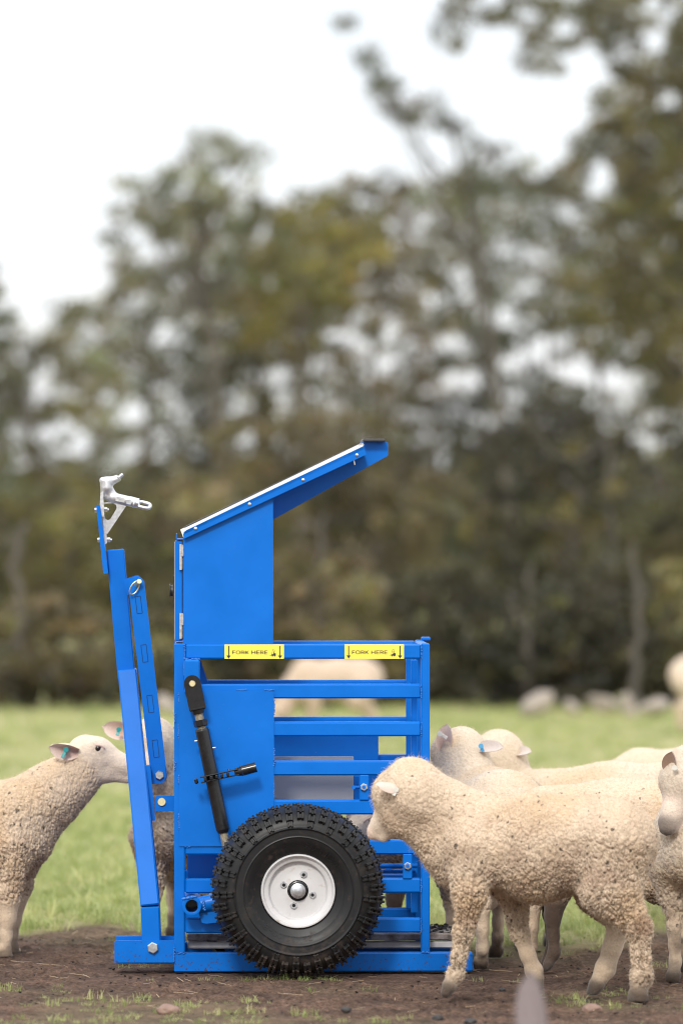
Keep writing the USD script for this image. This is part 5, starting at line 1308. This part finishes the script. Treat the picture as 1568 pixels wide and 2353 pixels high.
# 8 the sheep cut by the right edge
d = 17.85
tr8, lg8, M8 = body(W(1645, 2255, d + .20)[:2], -112, 1.0, top=0.63)
hd8 = W(1582, 1788, d - .06)
tr8 += [(M8(.20, 0, .48), W(1612, 1850, d + .02), .12, .105), (W(1612, 1850, d + .02), hd8, .105, .082)]
sheep('sheep with a dusky muzzle cut off by the right edge of the frame', 108, dict(base=W(1645, 2255, d + .20), h=0.0096, trunk=tr8, legs=lg8, head=hd8, fwd=(-.52, -.46, -.72), hs=1.0, cap=.084, nosek=1.45, burrs=.35, fleece=.7, muck=.20,
      tint={WOOL: (.50, .42, .335), SKIN: (.57, .465, .38), NOSE: (.075, .06, .055)},
      ears=[dict(root=W(1545, 1775, d - .10), tip=W(1536, 1733, d - .15), up=(-.55, -.75, -.1), w=.055, cup=.55, tag=(W(1549, 1764, d - .16), W(1556, 1771, d - .16), 'tag_white'), col=(.30, .21, .16)),
            dict(root=W(1590, 1760, d - .06), tip=W(1640, 1735, d - .02), up=(-.2, -.8, .2), w=.055)], fibres=11000))
# 9 the sheep standing beyond the crate with its head low
d = 19.2
tr9, lg9, M9 = body(W(1030, 2190, d + .04)[:2], 180, 1.0, top=0.60)
hd9 = W(868, 1893, d - .02)
tr9 += [(M9(.22, 0, .46), W(905, 1890, d), .115, .098), (W(905, 1890, d), hd9, .098, .08)]
for L_ in lg9[:1] + lg9[2:3]:
    L_['k'] = [WOOL, HAIR, DARK, DARK]
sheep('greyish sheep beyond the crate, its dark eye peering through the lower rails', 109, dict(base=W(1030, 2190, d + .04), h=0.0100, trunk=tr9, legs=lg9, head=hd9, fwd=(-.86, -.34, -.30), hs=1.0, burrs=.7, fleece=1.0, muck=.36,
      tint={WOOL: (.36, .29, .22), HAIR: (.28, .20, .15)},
      ears=[dict(root=hd9 + [.03, -.065, .035], tip=hd9 + [.10, -.13, .03], up=(.2, -.2, .9)), dict(root=hd9 + [.03, .065, .035], tip=hd9 + [.10, .13, .03], up=(.2, .2, .9))], fibres=5000))
# far sheep
d = 37.0
trA, lgA, MA = body(W(770, 1700, d)[:2], 187, .86, top=.63)
hdA = MA(.43, 0, .22)
trA += neck(MA, hdA, .11, .08)
sheep('far grazing sheep seen through the rails of the crate', 110, group='far sheep in the paddock', spec=dict(base=W(770, 1700, d), h=.016, sub=0, s=.9, trunk=trA, legs=lgA, head=hdA, fwd=(-.7, 0, -.7), tint={WOOL: (.44, .34, .26)},
      ears=[dict(root=hdA + [.02, -.05, .04], tip=hdA + [.05, -.13, .02], up=(0, 0, 1)), dict(root=hdA + [.02, .05, .04], tip=hdA + [.05, .13, .02], up=(0, 0, 1))]))
d = 38.0
trB, lgB, MB = body(W(1640, 1690, d)[:2], 10, .84, top=.63)
hdB = MB(.40, 0, .70)
trB += neck(MB, hdB, .11, .08)
sheep('far sheep standing at the right edge beside the boulders', 111, group='far sheep in the paddock', spec=dict(base=W(1640, 1690, d), h=.016, sub=0, s=.9, trunk=trB, legs=lgB, head=hdB, fwd=(.9, 0, -.3), tint={WOOL: (.50, .40, .31)},
      ears=[dict(root=hdB + [.0, -.05, .04], tip=hdB + [.0, -.13, .05], up=(0, 0, 1)), dict(root=hdB + [.0, .05, .04], tip=hdB + [.0, .13, .05], up=(0, 0, 1))]))
# the sheep lying close to the lens: only the tip of one ear reaches into the frame
d = 13.1
hdD = W(1228, 2480, d)
cD = hdD[:2] + [0.10, -0.42]
MD = lambda x, y, zz: np.array([cD[0] + x * -.2 - y * .97, cD[1] + x * .97 - y * .2, zz])
trD = [(MD(.18, 0, .165), MD(-.20, 0, .165), .135, .145), (MD(.20, 0, .20), hdD - [0, .04, .02], .10, .075)]
lgD = []
for y in (.13, -.13):
    lgD.append({'j': [(MD(.16, y * .7, .12), .07), (MD(.24, y, .07), .05), (MD(.34, y, .045), .032), (MD(.42, y, .035), .024), (MD(.47, y, .022), .022)]})
    lgD.append({'j': [(MD(-.17, y * .8, .13), .09), (MD(-.08, y * 1.2, .09), .06), (MD(-.18, y * 1.3, .05), .035), (MD(-.07, y * 1.35, .035), .024), (MD(-.02, y * 1.35, .022), .022)]})
sheep('sheep lying close to the lens, just one blurred ear tip in the frame', 113, dict(base=np.array([cD[0], cD[1], 0]), h=.011, sub=0, trunk=trD, legs=lgD, head=hdD, fwd=(-.2, .9, -.35), hs=.9, tint={WOOL: (.5, .42, .36)},
      ears=[dict(root=W(1236, 2440, d), tip=W(1212, 2230, d - .02), up=(-.35, -.85, .2), w=.076, cup=.45, col=(.22, .185, .185)), dict(root=hdD + [.05, 0, .02], tip=hdD + [.15, -.02, .01], up=(0, -.5, .8), w=.055)]))
